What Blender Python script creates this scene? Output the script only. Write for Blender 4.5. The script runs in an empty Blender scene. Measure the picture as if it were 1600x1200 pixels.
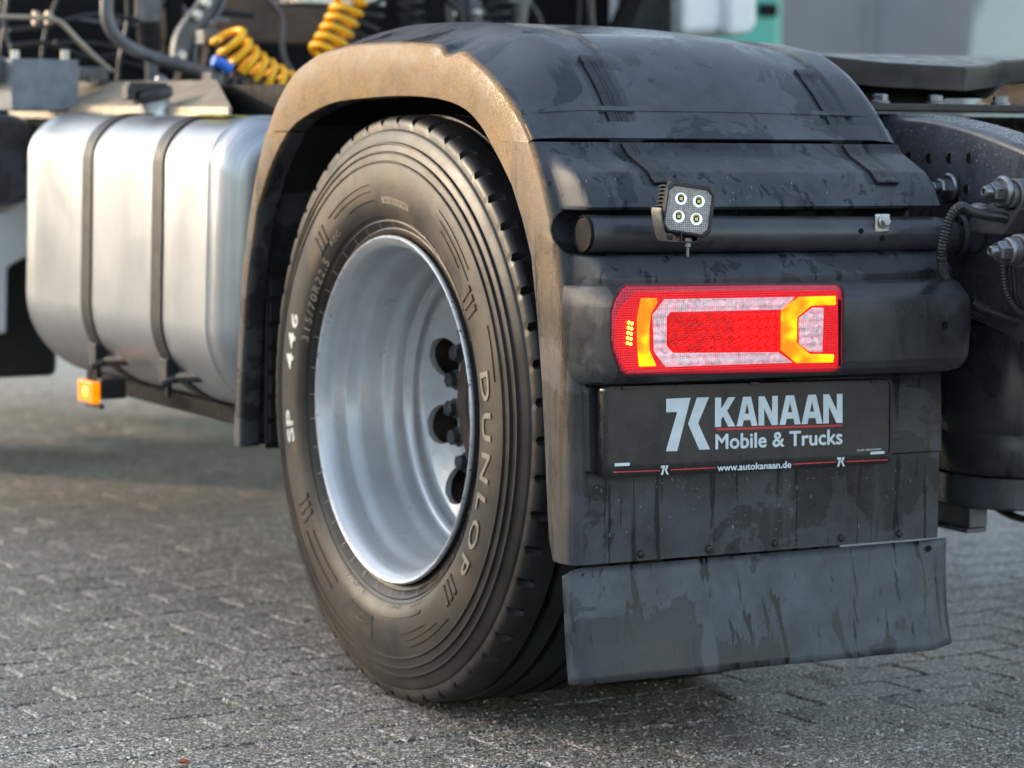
import bpy, bmesh, math, random
from mathutils import Vector, Matrix, noise
random.seed(7)
sin, cos, pi, rad = math.sin, math.cos, math.pi, math.radians
S = bpy.context.scene
COL = S.collection

# ---------------------------------------------------------------- camera, sky, sun, exposure
CP = Vector((-2.1055, -4.2231, 1.0123)); YAW, PIT, ROL, FPX = .50938, .09691, .01308, 4339.1
F = Vector((sin(YAW)*cos(PIT), cos(YAW)*cos(PIT), -sin(PIT)))
R0 = Vector((cos(YAW), -sin(YAW), 0)); U0 = R0.cross(F)
RV = R0*cos(ROL)+U0*sin(ROL); UV = U0*cos(ROL)-R0*sin(ROL)
cd = bpy.data.cameras.new('camera'); cam = bpy.data.objects.new('camera', cd); COL.objects.link(cam)
M = Matrix((RV, UV, -F)).transposed().to_4x4(); M.translation = CP
cam.matrix_world = M
cd.sensor_width = 36; cd.lens = FPX/1600*36; cd.clip_start = .05; cd.clip_end = 2000
cd.dof.use_dof = True; cd.dof.focus_distance = 4.15; cd.dof.aperture_fstop = 4.5
S.camera = cam
W = bpy.data.worlds.new('World'); S.world = W; W.use_nodes = True
SUN_AZ, SUN_EL = math.atan2(-1.0, .9), rad(15)
nt = W.node_tree; bg = nt.nodes['Background']
sky = nt.nodes.new('ShaderNodeTexSky'); sky.sky_type = 'NISHITA'; sky.sun_disc = False
sky.sun_elevation = SUN_EL; sky.sun_rotation = SUN_AZ; sky.air_density = 1.2; sky.dust_density = 2.0; sky.ozone_density = 1.2
hs = nt.nodes.new('ShaderNodeHueSaturation'); hs.inputs['Saturation'].default_value = .74   # thin cloud veil
nt.links.new(sky.outputs[0], hs.inputs['Color']); nt.links.new(hs.outputs[0], bg.inputs[0]); bg.inputs[1].default_value = .15
sd = bpy.data.lights.new('sun', 'SUN'); sun = bpy.data.objects.new('sun', sd); COL.objects.link(sun)
sd.energy = 1.25; sd.angle = rad(1.6); sd.color = (1, .80, .58)
sv = Vector((sin(SUN_AZ)*cos(SUN_EL), cos(SUN_AZ)*cos(SUN_EL), sin(SUN_EL)))
sun.rotation_euler = sv.to_track_quat('Z', 'Y').to_euler(); sun.location = sv*30
S.view_settings.view_transform = 'Standard'; S.view_settings.look = 'None'
S.view_settings.exposure = 1.95; S.view_settings.gamma = 1

def V(px, py, ax, val):
    """point of the photograph (1600 x 1200) measured on the plane axis=val"""
    d = F+RV*((px-800)/FPX)-UV*((py-600)/FPX)
    return CP+d*((val-CP[ax])/d[ax])

# ---------------------------------------------------------------- mesh helpers
class MB:
    def __init__(s): s.v = []; s.f = []
    def add(s, vs, fs):
        b = len(s.v); s.v += [tuple(x) for x in vs]; s.f += [tuple(b+i for i in f) for f in fs]; return s
    def box(s, a, b):
        x0, y0, z0 = a; x1, y1, z1 = b
        return s.add([(x0,y0,z0),(x1,y0,z0),(x1,y1,z0),(x0,y1,z0),(x0,y0,z1),(x1,y0,z1),(x1,y1,z1),(x0,y1,z1)],
                     [(0,3,2,1),(4,5,6,7),(0,1,5,4),(1,2,6,5),(2,3,7,6),(3,0,4,7)])
    def prism(s, pts, d):
        """closed outline of 3D points extruded by vector d"""
        n = len(pts); d = Vector(d); p = [Vector(q) for q in pts]
        return s.add(p+[q+d for q in p], [tuple(range(n)), tuple(range(2*n-1, n-1, -1))]+[(i,(i+1) % n, n+(i+1) % n, n+i) for i in range(n)])
    def grid(s, rows, wrap=False):
        m = len(rows[0]); vs = [p for r in rows for p in r]; fs = []
        for i in range(len(rows)-1):
            for j in range(m if wrap else m-1):
                k = (j+1) % m; fs.append((i*m+j, i*m+k, (i+1)*m+k, (i+1)*m+j))
        return s.add(vs, fs)
    def sweep(s, path, r, n=12, cap=True):
        P = [Vector(p) for p in path]; rows = []
        t = (P[1]-P[0]).normalized(); u = t.orthogonal().normalized()
        for i, p in enumerate(P):
            t = (P[min(i+1, len(P)-1)]-P[max(i-1, 0)]).normalized()
            u = (u-t*u.dot(t)).normalized(); w = t.cross(u)
            rr = r(i) if callable(r) else r
            rows.append([p+(u*cos(2*pi*k/n)+w*sin(2*pi*k/n))*rr for k in range(n)])
        b = len(s.v); s.grid(rows, True)
        if cap:
            s.f.append(tuple(range(b+n-1, b-1, -1))); e = b+(len(rows)-1)*n; s.f.append(tuple(range(e, e+n)))
        return s
    def cyl(s, a, b, r0, r1=None, n=20):
        r1 = r0 if r1 is None else r1
        return s.sweep([a, b], lambda i: (r0, r1)[i], n)
    def turn(s, prof, c, axis, n=32, close=False):
        """lathe: prof = (distance along axis, radius)"""
        c = Vector(c); t = Vector(axis).normalized(); u = t.orthogonal().normalized(); w = t.cross(u)
        rows = [[c+t*a+(u*cos(2*pi*k/n)+w*sin(2*pi*k/n))*r for k in range(n)] for a, r in prof]
        b = len(s.v); s.grid(rows, True)
        if close:
            s.f.append(tuple(range(b+n-1, b-1, -1))); e = b+(len(rows)-1)*n; s.f.append(tuple(range(e, e+n)))
        return s
    def ball(s, c, r, n=10, sc=(1,1,1)):
        c = Vector(c); rows = [[c+Vector((sc[0]*r*sin(a)*cos(2*pi*k/n), sc[1]*r*sin(a)*sin(2*pi*k/n), sc[2]*r*cos(a))) for k in range(n)] for a in [pi*(i+.02)/(n+.04) for i in range(n+1)]]
        return s.grid(rows, True)

def obj(name, mb, mat, parent=None, smooth=35, bevel=0, seg=2, label=None, solid=0):
    me = bpy.data.meshes.new(name); me.from_pydata(mb.v, [], mb.f)
    bm = bmesh.new(); bm.from_mesh(me); bmesh.ops.remove_doubles(bm, verts=bm.verts, dist=1e-6)
    bmesh.ops.recalc_face_normals(bm, faces=bm.faces); bm.to_mesh(me); bm.free()
    me.polygons.foreach_set('use_smooth', [True]*len(me.polygons)); me.set_sharp_from_angle(angle=rad(smooth))
    me.materials.append(mat)
    o = bpy.data.objects.new(name, me); COL.objects.link(o)
    if parent: o.parent = parent
    if solid:
        m = o.modifiers.new('solid', 'SOLIDIFY'); m.thickness = solid; m.offset = -1
    if bevel:
        m = o.modifiers.new('bevel', 'BEVEL'); m.width = bevel; m.segments = seg; m.limit_method = 'ANGLE'; m.angle_limit = rad(30); m.harden_normals = True
    if label: o['label'] = label
    return o
def tag(o, label=None, cat=None, group=None, kind=None):
    for k, x in (('label', label), ('category', cat), ('group', group), ('kind', kind)):
        if x: o[k] = x
    return o
def empty(name, loc=(0,0,0), parent=None):
    o = bpy.data.objects.new(name, None); COL.objects.link(o); o.location = loc; o.empty_display_size = .1
    if parent: o.parent = parent
    return o
def crom(pts, n=8):
    P = [Vector(p) for p in pts]; P = [P[0]*2-P[1]]+P+[P[-1]*2-P[-2]]; out = []
    for i in range(1, len(P)-2):
        a, b, c, d = P[i-1:i+3]
        for k in range(n):
            t = k/n; out.append(.5*((2*b)+(c-a)*t+(2*a-5*b+4*c-d)*t*t+(3*b-a-3*c+d)*t**3))
    return out+[P[-2]]
def resample(P, n):
    P = [Vector(p) for p in P]; L = [0]
    for a, b in zip(P, P[1:]): L.append(L[-1]+(b-a).length)
    out = []; j = 0
    for i in range(n):
        s = L[-1]*i/(n-1)
        while j < len(L)-2 and L[j+1] < s: j += 1
        t = (s-L[j])/max(1e-9, L[j+1]-L[j]); out.append(P[j].lerp(P[j+1], min(1, t)))
    return out
def ss(a, b, x):
    t = max(0, min(1, (x-a)/(b-a))); return t*t*(3-2*t)
def lerp(tab, x):
    if x <= tab[0][0]: return tab[0][1]
    for (a, u), (b, w) in zip(tab, tab[1:]):
        if x <= b: return u+(w-u)*(x-a)/(b-a)
    return tab[-1][1]
def hexnut(mb, c, axis, r, h, flange=0, stud=0):
    t = Vector(axis).normalized(); c = Vector(c); u = t.orthogonal().normalized(); w = t.cross(u); a0 = random.random()
    if flange: mb.turn([(0, 1e-4), (0, flange), (h*.18, flange), (h*.3, flange*.86), (h*.3, 1e-4)], c, t, 20)
    rows = [[c+t*z+(u*cos(a0+pi*k/3)+w*sin(a0+pi*k/3))*q for k in range(6)] for z, q in ((0, r), (h*.86, r), (h, r*.84), (h, 1e-4))]
    mb.grid(rows, True)
    if stud: mb.turn([(h*.9, stud), (h*1.45, stud), (h*1.55, stud*.8), (h*1.55, stud*.45), (h*1.35, stud*.4), (h*1.35, 1e-4)], c, t, 14)
    return mb

# text: returns a mesh builder mapped through fn(u 0..1 over the width, v 0..1 over the cap height, w 0..1 raised)
def text_mb(s, fn, bold=.0, raised=False, spacing=1.0):
    cu = bpy.data.curves.new('t', 'FONT'); cu.body = s; cu.size = 1; cu.offset = bold; cu.resolution_u = 3; cu.space_character = spacing
    if raised: cu.extrude = .5
    o = bpy.data.objects.new('t', cu); COL.objects.link(o)
    me = bpy.data.meshes.new_from_object(o.evaluated_get(bpy.context.evaluated_depsgraph_get()))
    xs = [v.co.x for v in me.vertices]; x0, x1 = min(xs), max(xs); ch = .729
    mb = MB(); mb.add([fn((v.co.x-x0)/(x1-x0), v.co.y/ch, v.co.z+.5) for v in me.vertices], [tuple(p.vertices) for p in me.polygons])
    bpy.data.objects.remove(o); bpy.data.curves.remove(cu); bpy.data.meshes.remove(me)
    return mb

# ---------------------------------------------------------------- materials
class NM:
    def __init__(s, name, **kw):
        s.m = bpy.data.materials.new(name); s.m.use_nodes = True; s.t = s.m.node_tree; s.b = s.t.nodes['Principled BSDF']
        for k, x in kw.items(): s.set(k, x)
    def set(s, k, x):
        k = {'base': 'Base Color', 'rough': 'Roughness', 'metal': 'Metallic', 'ior': 'IOR', 'coat': 'Coat Weight', 'coatr': 'Coat Roughness', 'emi': 'Emission Color', 'es': 'Emission Strength',
             'trans': 'Transmission Weight', 'spec': 'Specular IOR Level', 'normal': 'Normal', 'aniso': 'Anisotropic'}[k]
        s.link(x, s.b.inputs[k])
    def link(s, x, inp):
        if hasattr(x, 'is_linked') or hasattr(x, 'links'): s.t.links.new(x, inp)
        elif isinstance(x, (tuple, list)) and inp.type == 'RGBA': inp.default_value = (*x, 1) if len(x) == 3 else x
        else: inp.default_value = x
    def n(s, typ, ins={}, **props):
        nd = s.t.nodes.new('ShaderNode'+typ)
        for k, x in props.items(): setattr(nd, k, x)
        for k, x in ins.items(): s.link(x, nd.inputs[k])
        return nd
    def co(s, scale=(1,1,1), loc=(0,0,0), rot=(0,0,0)):
        if not hasattr(s, 'tc'): s.tc = s.n('TexCoord')
        return s.n('Mapping', {0: s.tc.outputs['Object'], 'Scale': scale, 'Location': loc, 'Rotation': rot}).outputs[0]
    def noise(s, scale, detail=4, rough=.55, vec=None, dist=0):
        return s.n('TexNoise', {'Vector': vec or s.co(), 'Scale': scale, 'Detail': detail, 'Roughness': rough, 'Distortion': dist}).outputs[0]
    def vor(s, scale, vec=None, feature='F1', out='Distance', rnd=1.0):
        return s.n('TexVoronoi', {'Vector': vec or s.co(), 'Scale': scale, 'Randomness': rnd}, feature=feature).outputs[out]
    def mr(s, x, a, b, c=0., d=1., smooth=False):
        return s.n('MapRange', {0: x, 1: a, 2: b, 3: c, 4: d}, interpolation_type='SMOOTHSTEP' if smooth else 'LINEAR').outputs[0]
    def mix(s, f, a, b, bt='MIX'):
        nd = s.n('Mix', {}, data_type='RGBA', blend_type=bt); s.link(f, nd.inputs[0]); s.link(a, nd.inputs[6]); s.link(b, nd.inputs[7]); return nd.outputs[2]
    def ma(s, op, a, b=0., c=None):
        nd = s.n('Math', {0: a, 1: b}, operation=op)
        if c is not None: s.link(c, nd.inputs[2])
        return nd.outputs[0]
    def xyz(s, vec=None):
        nd = s.n('SeparateXYZ'); s.link(vec or s.co(), nd.inputs[0]); return nd.outputs
    def bump(s, h, strength=.3, dist=.001, nrm=None):
        ins = {'Height': h, 'Strength': strength, 'Distance': dist}
        if nrm: ins['Normal'] = nrm
        return s.n('Bump', ins).outputs[0]

def simple(name, base, rough=.5, metal=0., var=.25, scale=30, bump=.15, **kw):
    N = NM(name, metal=metal, **kw); f = N.noise(scale, 5)
    N.set('base', N.mix(N.mr(f, .3, .7), tuple(c*(1-var) for c in base), tuple(min(1, c*(1+var)) for c in base)))
    N.set('rough', N.mr(N.noise(scale*1.7, 4), .3, .7, max(.03, rough-.1), min(1, rough+.12)))
    if bump: N.set('normal', N.bump(N.noise(scale*25, 3), bump, .0006))
    return N.m

def plastic(name, base=(.03, .034, .04), rough=.42, dust=True, streak=1.0, wet=1.0, grain=.25, film_k=2.2):
    N = NM(name, spec=.42); X, Y, Z = N.xyz()
    big = N.noise(5.5, 6, .62, dist=.6); stv = N.noise(1, 5, .6, N.co((42, 42, 2.2)), .4); fine = N.noise(420, 2)
    wetm = N.mr(big, .50, .53, 0, wet, True)
    st = N.mr(stv, .565, .60, 0, streak, True)
    film = N.mr(N.noise(9, 6, .7), .3, .75, 0, 1)
    c = N.mix(film, base, tuple(x*film_k+.006 for x in base))
    if film_k > 3: N.set('spec', .22)
    c = N.mix(N.ma('MULTIPLY', wetm, .7), c, tuple(x*.45 for x in base))
    rim_ = N.ma('MULTIPLY', N.mr(N.ma('ABSOLUTE', N.ma('SUBTRACT', big, .50)), .0, .008, 1, 0), .18*wet); c = N.mix(rim_, c, tuple(min(1, x*2.6+.02) for x in base))
    c = N.mix(N.ma('MULTIPLY', st, .75), c, tuple(x*.35 for x in base))
    dr = N.mr(N.noise(1, 3, .5, N.co((19, 19, 1.1), (3, 0, 7)), .3), .55, .66, 0, .5*streak, True); c = N.mix(dr, c, tuple(x*2.2+.01 for x in base))
    r = N.mr(film, 0, 1, rough-.08, rough+.14); r = N.ma('SUBTRACT', r, N.ma('MULTIPLY', wetm, .15)); r = N.ma('SUBTRACT', r, N.ma('MULTIPLY', st, .12))
    if dust:
        side = N.mr(X, .010, .003, 0, 1, True)
        hz = N.n('ValToRGB', {0: N.mr(Z, .33, 1.13, 0, 1)}); e_ = hz.color_ramp.elements; e_[0].color = (.09, .09, .09, 1); e_[1].color = (1, 1, 1, 1); e_[1].position = .80; x_ = e_.new(.32); x_.color = (.20, .20, .20, 1); x_ = e_.new(.55); x_.color = (.52, .52, .52, 1); hz = hz.outputs[0]
        sc = N.mr(N.noise(1, 6, .65, N.co((60, 60, 5))), .52, .62, 1, .08)      # rubbed vertical scratches
        zone = N.mr(Z, .97, .94, 0, 1); sc = N.ma('MAXIMUM', sc, N.ma('SUBTRACT', 1., zone))
        d = N.ma('MULTIPLY', N.ma('MULTIPLY', side, hz), N.ma('MULTIPLY', sc, N.mr(N.noise(330, 5, .9), .40, .60, .30, 1)))
        d = N.ma('MULTIPLY', d, N.mr(N.noise(9, 6, .7), .32, .58, .45, 1))
        c = N.mix(d, c, N.mix(N.mr(N.noise(240, 3, .8), .35, .65), (.23, .138, .058), (.38, .240, .108))); r = N.ma('MAXIMUM', r, N.ma('MULTIPLY', d, .95)); N.set('spec', N.mr(d, 0, .6, .27 if film_k > 3 else .42, .12))
    else:
        d = N.mr(N.noise(4, 5, .7), .52, .8, 0, .22); c = N.mix(d, c, (.16, .14, .12))
    N.set('base', c); N.set('rough', r)
    N.set('normal', N.bump(fine, grain, .0006, N.bump(N.noise(2.5, 2), .25, .006)))
    return N.m

def paving(name, joint=False):
    N = NM(name); v = N.n('NewGeometry').outputs['Position']
    wv = N.n('VectorMath', {0: v, 1: N.n('VectorMath', {0: N.n('TexNoise', {'Vector': v, 'Scale': 140., 'Detail': 2.}).outputs[1], 'Scale': .004}, operation='SCALE').outputs[0]}, operation='ADD').outputs[0]
    def layer(sc, lo, hi):
        d = N.n('TexVoronoi', {'Vector': wv, 'Scale': sc}, feature='F1'); q = N.n('SeparateColor', {0: d.outputs['Color']}).outputs
        return N.mr(d.outputs['Distance'], lo, hi, 1, 0), q
    m1, q1 = layer(88, .30, .40); m2, q2 = layer(150, .34, .46); m3, q3 = layer(330, .34, .55)
    def ramp(f, pts):
        n = N.n('ValToRGB', {0: f}); e = n.color_ramp.elements; e[0].position, e[0].color = pts[0][0], (*pts[0][1], 1); e[1].position, e[1].color = pts[-1][0], (*pts[-1][1], 1)
        for p, c in pts[1:-1]: x = e.new(p); x.color = (*c, 1)
        return n.outputs[0]
    P1 = [(0, (.09, .076, .062)), (.22, (.27, .235, .195)), (.42, (.52, .475, .415)), (.65, (.80, .75, .675)), (.9, (.90, .86, .79)), (1, (.64, .48, .29))]
    c = N.mix(m3, (.030, .025, .021), ramp(q3[0], [(p, tuple(x*.85 for x in k)) for p, k in P1])); k2 = N.ma('MULTIPLY', m2, N.mr(q2[1], .35, .38)); c = N.mix(k2, c, ramp(q2[0], P1))
    k1 = N.ma('MULTIPLY', m1, N.mr(q1[1], .70, .73)); c = N.mix(k1, c, ramp(q1[0], P1))
    nz = N.noise(1.4, 6, .62, v); dk = N.mr(nz, .44, .68, 0, .35)
    c = N.mix(dk, c, N.mix(.5, c, (.030, .024, .020)), 'MIX')
    X, Y, Z = N.xyz(v); br = N.ma('MULTIPLY', N.mr(Y, 1.2, 3.0, 0, 1, True), N.mr(Y, 6.5, 4.6, 0, 1, True)); c = N.mix(N.ma('MULTIPLY', br, N.mr(N.noise(1.1, 4, .6, v), .3, .6, .15, .45)), c, (.24, .165, .105))  # brown band: warm sunlight on the ground, painted into the paving colour
    oi = N.n('ObjectInfo').outputs['Random']; c = N.mix(N.mr(oi, 0, 1, 0, .16), c, (.07, .06, .05))
    if joint: c = N.mix(.6, c, (.075, .066, .055))
    N.set('base', c); N.set('rough', N.ma('ADD', N.mr(q2[2], 0, 1, .34, .62), N.mr(nz, .35, .65, .1, -.08))); N.set('spec', .6)
    h = N.ma('ADD', N.ma('MULTIPLY', k1, .9), N.ma('ADD', N.ma('MULTIPLY', k2, .6), N.ma('MULTIPLY', m3, .3)))
    N.set('normal', N.bump(N.ma('ADD', h, N.ma('MULTIPLY', nz, 2)), .8, .0022)); return N.m

def tyre_mat(dusty=1.):
    N = NM('tyre_rubber', spec=.28); X, Y, Z = N.xyz()
    f = N.noise(6.5, 6, .65, dist=.4); g = N.noise(300, 3, .7)
    side = N.mr(X, .034, .022, 0, 1, True)
    hz = N.mr(N.ma('ADD', Z, N.ma('MULTIPLY', Y, .25)), .1, 1.0, .55, 1.0)
    d = N.ma('MULTIPLY', N.ma('MULTIPLY', side, hz), N.ma('MULTIPLY', N.mr(f, .40, .60, .06, 1, True), N.mr(g, .3, .6, .55, 1)))
    d = N.ma('MULTIPLY', d, dusty*.46)
    
    rr = N.ma('SQRT', N.ma('ADD', N.ma('POWER', Y, 2.), N.ma('POWER', N.ma('SUBTRACT', Z, .506), 2.)))
    outr = N.ma('MULTIPLY', N.mr(N.ma('ADD', rr, N.mr(N.noise(8, 3), .3, .7, -.02, .02)), .400, .435, 0, .85, True), N.mr(Y, .05, -.25, 0, 1, True)); d = N.ma('MULTIPLY', d, N.ma('SUBTRACT', 1., outr))
    # wiped darker ring close to the rim on the forward side
    rr = N.ma('SQRT', N.ma('ADD', N.ma('POWER', Y, 2.), N.ma('POWER', N.ma('SUBTRACT', Z, .506), 2.)))
    ring = N.ma('MULTIPLY', N.mr(rr, .372, .352, 0, 1, True), N.mr(Y, -.02, .12, 0, .85, True)); d = N.ma('MULTIPLY', d, N.ma('SUBTRACT', 1., ring))
    c = N.mix(N.mr(N.noise(14, 5), .3, .7), (.007, .007, .008), (.020, .020, .021))
    c = N.mix(d, c, (.165, .112, .066))
    N.set('base', c); N.set('rough', N.ma('ADD', N.mr(N.noise(10, 4), .3, .7, .30, .48), N.ma('MULTIPLY', d, .25)))
    N.set('normal', N.bump(N.ma('ADD', g, N.noise(60, 4)), .25, .0008)); return N.m

def rim_mat():
    N = NM('silver_rim_paint', metal=.35); X, Y, Z = N.xyz()
    rr = N.ma('SQRT', N.ma('ADD', N.ma('POWER', Y, 2.), N.ma('POWER', N.ma('SUBTRACT', Z, .506), 2.)))
    edge = N.mr(rr, .2895, .293, 0, 1)
    chip = N.ma('MULTIPLY', N.mr(N.noise(120, 4, .7), .60, .62), N.mr(edge, .2, .6))
    dirt = N.ma('MAXIMUM', N.mr(N.noise(5, 6, .65), .42, .75, 0, .5), N.ma('MULTIPLY', N.mr(X, .13, .20, 0, .38, True), N.mr(N.noise(16, 5, .7), .3, .6)))
    c = N.mix(dirt, (.42, .455, .50), (.17, .165, .16)); c = N.mix(N.mr(N.noise(240, 2), .70, .74), c, (.12, .12, .12))
    c = N.mix(chip, c, (.02, .02, .02)); N.set('base', c); N.set('rough', N.mr(N.noise(12, 5), .3, .7, .24, .42)); N.set('coat', .25)
    N.set('normal', N.bump(N.noise(60, 4), .12, .001)); return N.m

def tank_mat():
    N = NM('brushed_tank_aluminium', metal=1.)
    br = N.noise(1, 4, .6, N.co((6, 260, 3))); cl = N.noise(3.2, 5, .6, dist=.5)
    c = N.mix(N.mr(br, .35, .65), (.40, .415, .435), (.54, .555, .575)); c = N.mix(N.mr(cl, .4, .7, 0, .5), c, (.36, .375, .40))
    X, Y, Z = N.xyz(); dm = N.ma('MULTIPLY', N.mr(X, .03, .0, 0, 1, True), N.mr(N.noise(4, 5), .3, .7, .25, .7)); 
    c = N.mix(dm, c, (.205, .222, .245)); N.set('metal', N.mr(dm, 0, 1, 1, .5))
    N.set('base', c); N.set('rough', N.mr(cl, .3, .7, .30, .46))
    N.set('normal', N.bump(br, .12, .0008, N.bump(N.noise(5, 3), .25, .008))); return N.m

def lens_mat(name, base, emi, es, scale=(190, 190, 190), contrast=.5, rough=.12):
    """moulded lamp lens: prisms in relief, lit from inside"""
    N = NM(name, coat=.15, coatr=.05, spec=.35); X, Y, Z = N.xyz(N.co(scale))
    w = N.ma('MULTIPLY', N.ma('ABSOLUTE', N.ma('SINE', X)), N.ma('ABSOLUTE', N.ma('SINE', Z)))
    sp = N.mr(N.noise(160, 3, .7), .3, .7, .0, 1.)
    k = N.ma('ADD', N.ma('MULTIPLY', w, .6), N.ma('MULTIPLY', sp, .4))
    N.set('base', N.mix(k, tuple(c*(1-contrast) for c in base), base)); N.set('emi', emi); N.set('es', N.mr(k, .1, .9, es*(1-contrast), es*(1+contrast*.3)))
    N.set('rough', rough); N.set('normal', N.bump(k, .6, .0012)); return N.m

M_cover = plastic('mudguard_plastic', (.030, .034, .041), .40, True, .25, 1., .2)
M_panel = plastic('rear_panel_plastic', (.020, .022, .027), .42, True, 1.2, .9, .25, 3.2)
M_house = plastic('lamp_housing_plastic', (.017, .018, .021), .38, False, .35, .5, .25, 2.6)
M_flap = plastic('mud_flap_plastic', (.030, .033, .039), .48, False, 1.5, 1., .15, 3.6)
M_blk = simple('black_rubber', (.012, .013, .015), .5)
M_dark = simple('dark_underbody', (.0035, .0035, .004), .65, spec=.15)
M_rail = plastic('painted_chassis_steel', (.036, .040, .050), .27, False, .3, .4, .35)
M_tube = plastic('painted_tube', (.024, .026, .031), .33, False, .1, .3, .2)
M_pipe = simple('grey_painted_pipe', (.10, .105, .115), .4, .3)
M_cast = simple('grey_cast_iron', (.11, .11, .12), .45, .5)
M_bolt = simple('zinc_bolt_steel', (.20, .21, .23), .35, .9, .3, 60)
M_zinc = simple('bright_zinc', (.50, .50, .48), .35, .9, .3, 50)
M_galv = simple('dull_galvanised', (.085, .088, .09), .5, .7, .35, 70)
M_nut = simple('oily_wheel_bolt', (.055, .058, .065), .38, .6)
M_hub = simple('rusty_hub', (.055, .040, .034), .6, .4, .5, 20)
M_yel = simple('yellow_coil_hose', (.86, .42, .0), .35, 0, .08, 20, 0)
M_blue = simple('blue_connector', (.02, .14, .62), .4, 0, .1, 20, 0)
M_alu = simple('dusty_aluminium_plate', (.36, .31, .24), .45, .5, .12, 14)
M_white = simple('white_cab_paint', (.66, .71, .76), .3, 0, .06, 5, 0, coat=.4)
M_teal = simple('teal_paint', (.0, .36, .31), .35, 0, .08, 5, 0, coat=.4)
M_grey = simple('grey_trailer_sheet', (.20, .20, .22), .5, .1, .12, 1.2, 0)
M_pale = simple('pale_van_paint', (.60, .72, .68), .3, 0, .05, 2, 0, coat=.3)
M_glass = simple('dark_glass', (.02, .025, .03), .08, 0, .1, 3, 0)
M_strap = simple('ribbed_strap_rubber', (.008, .009, .011), .32, 0, .4, 60, .5)
M_tstrap = simple('tank_strap_steel', (.022, .021, .021), .5, .2, .3, 15)
M_plate = plastic('plate_insert', (.020, .018, .018), .30, False, .0, .1, .1)
M_frame = simple('plate_frame_plastic', (.010, .010, .012), .3, 0, .2, 40, .1)
M_print = simple('white_print', (.58, .66, .72), .4, 0, .1, 40, 0)
M_red = simple('red_print', (.55, .03, .04), .4, 0, .1, 40, 0)
M_grease = simple('greasy_fifth_wheel_steel', (.024, .022, .021), .42, .4, .6, 18, .6)
M_rust = simple('brown_dusty_panel', (.075, .045, .028), .7, 0, .5, 8)
M_letter = simple('raised_tyre_lettering', (.17, .14, .11), .45, 0, .3, 60, .2)
M_let2 = simple('pale_tyre_lettering', (.55, .54, .52), .5, 0, .3, 60, .2)
M_tyre = tyre_mat(); M_rim = rim_mat(); M_tank = tank_mat()

# ---------------------------------------------------------------- setting
gm = MB(); gm.grid([[(x, y, -.0065) for x in (-600, -60, -8, 0, 8, 60, 600)] for y in (-600, -60, -8, 0, 8, 60, 600)])
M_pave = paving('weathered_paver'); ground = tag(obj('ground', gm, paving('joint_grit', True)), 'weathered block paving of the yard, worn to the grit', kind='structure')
PA, PWX, PWY = rad(3.5), .222, .112
def paver_verts(v, ww=PWX, hh=PWY):
    rr = random.Random(v); g, ch = .0011, .0028; top = []; low = []; bot = []
    out = []
    n1, n2 = 4, 2
    edge = [(-1+2*k/n1, -1) for k in range(n1)]+[(1, -1+2*k/n2) for k in range(n2)]+[(1-2*k/n1, 1) for k in range(n1)]+[(-1, 1-2*k/n2) for k in range(n2)]
    for a, b in edge:
        w = rr.uniform(0, .0028) if rr.random() < .75 else rr.uniform(.004, .009); x, y = a*(ww/2-g), b*(hh/2-g)
        top.append((x-a*(ch+w), y-b*(ch+w), rr.uniform(-.0004, .0004))); low.append((x-a*w*.5, y-b*w*.5, -.0024)); bot.append((x, y, -.0066))
    m = MB(); m.grid([bot, low, top], True); n = len(edge); b = len(m.v); m.v.append((0, 0, .0004)); m.f += [(2*n+k, 2*n+(k+1) % n, b) for k in range(n)]
    return m
pm = []
for k in range(8):
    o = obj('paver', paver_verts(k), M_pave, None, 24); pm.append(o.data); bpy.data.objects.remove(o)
spots = []; ca, sa = cos(PA), sin(PA)
for j_ in range(-14, 150):
    for i_ in range(-20, 62):
        u = (i_+(.5 if j_ % 2 else 0)+random.uniform(-.01, .01))*PWX; w = j_*PWY
        x, y = u*ca-w*sa, u*sa+w*ca
        d = Vector((x, y, 0))-CP; z = d.dot(F)
        if z < 1: continue
        px, py = 800+FPX*d.dot(RV)/z, 600-FPX*d.dot(UV)/z
        if -260 < px < 1860 and 560 < py < 1420:
            hid = (470 < px < 900 and py < 1010) or (900 < px < 1460 and py < 1020) or (60 < px < 420 and py < 560+.3*px*0)
            spots.append((not (0 <= px <= 1600 and py <= 1200 and not hid), -py, x, y))
spots.sort(); rs = random.Random(3)
rest = MB()
for k, (_, _, x, y) in enumerate(spots):
    t = (x, y, rs.uniform(-.0009, .0006)); rot = PA+rs.uniform(-.006, .006); tx, ty_ = rs.uniform(-.003, .003), rs.uniform(-.003, .003)
    if k < 295:
        o = bpy.data.objects.new('paver', pm[rs.randrange(8)]); COL.objects.link(o); o.parent = ground; o.location = t; o.rotation_euler = (tx, ty_, rot)
    else:
        me = pm[rs.randrange(8)]; Mt = Matrix.Translation(t) @ Matrix.Rotation(rot, 4, 'Z') @ Matrix.Rotation(tx, 4, 'X') @ Matrix.Rotation(ty_, 4, 'Y')
        rest.add([Mt @ q.co for q in me.vertices], [tuple(p.vertices) for p in me.polygons])
far_p = obj('farther_pavers', rest, M_pave, ground, 24); far_p['kind'] = 'stuff'
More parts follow.
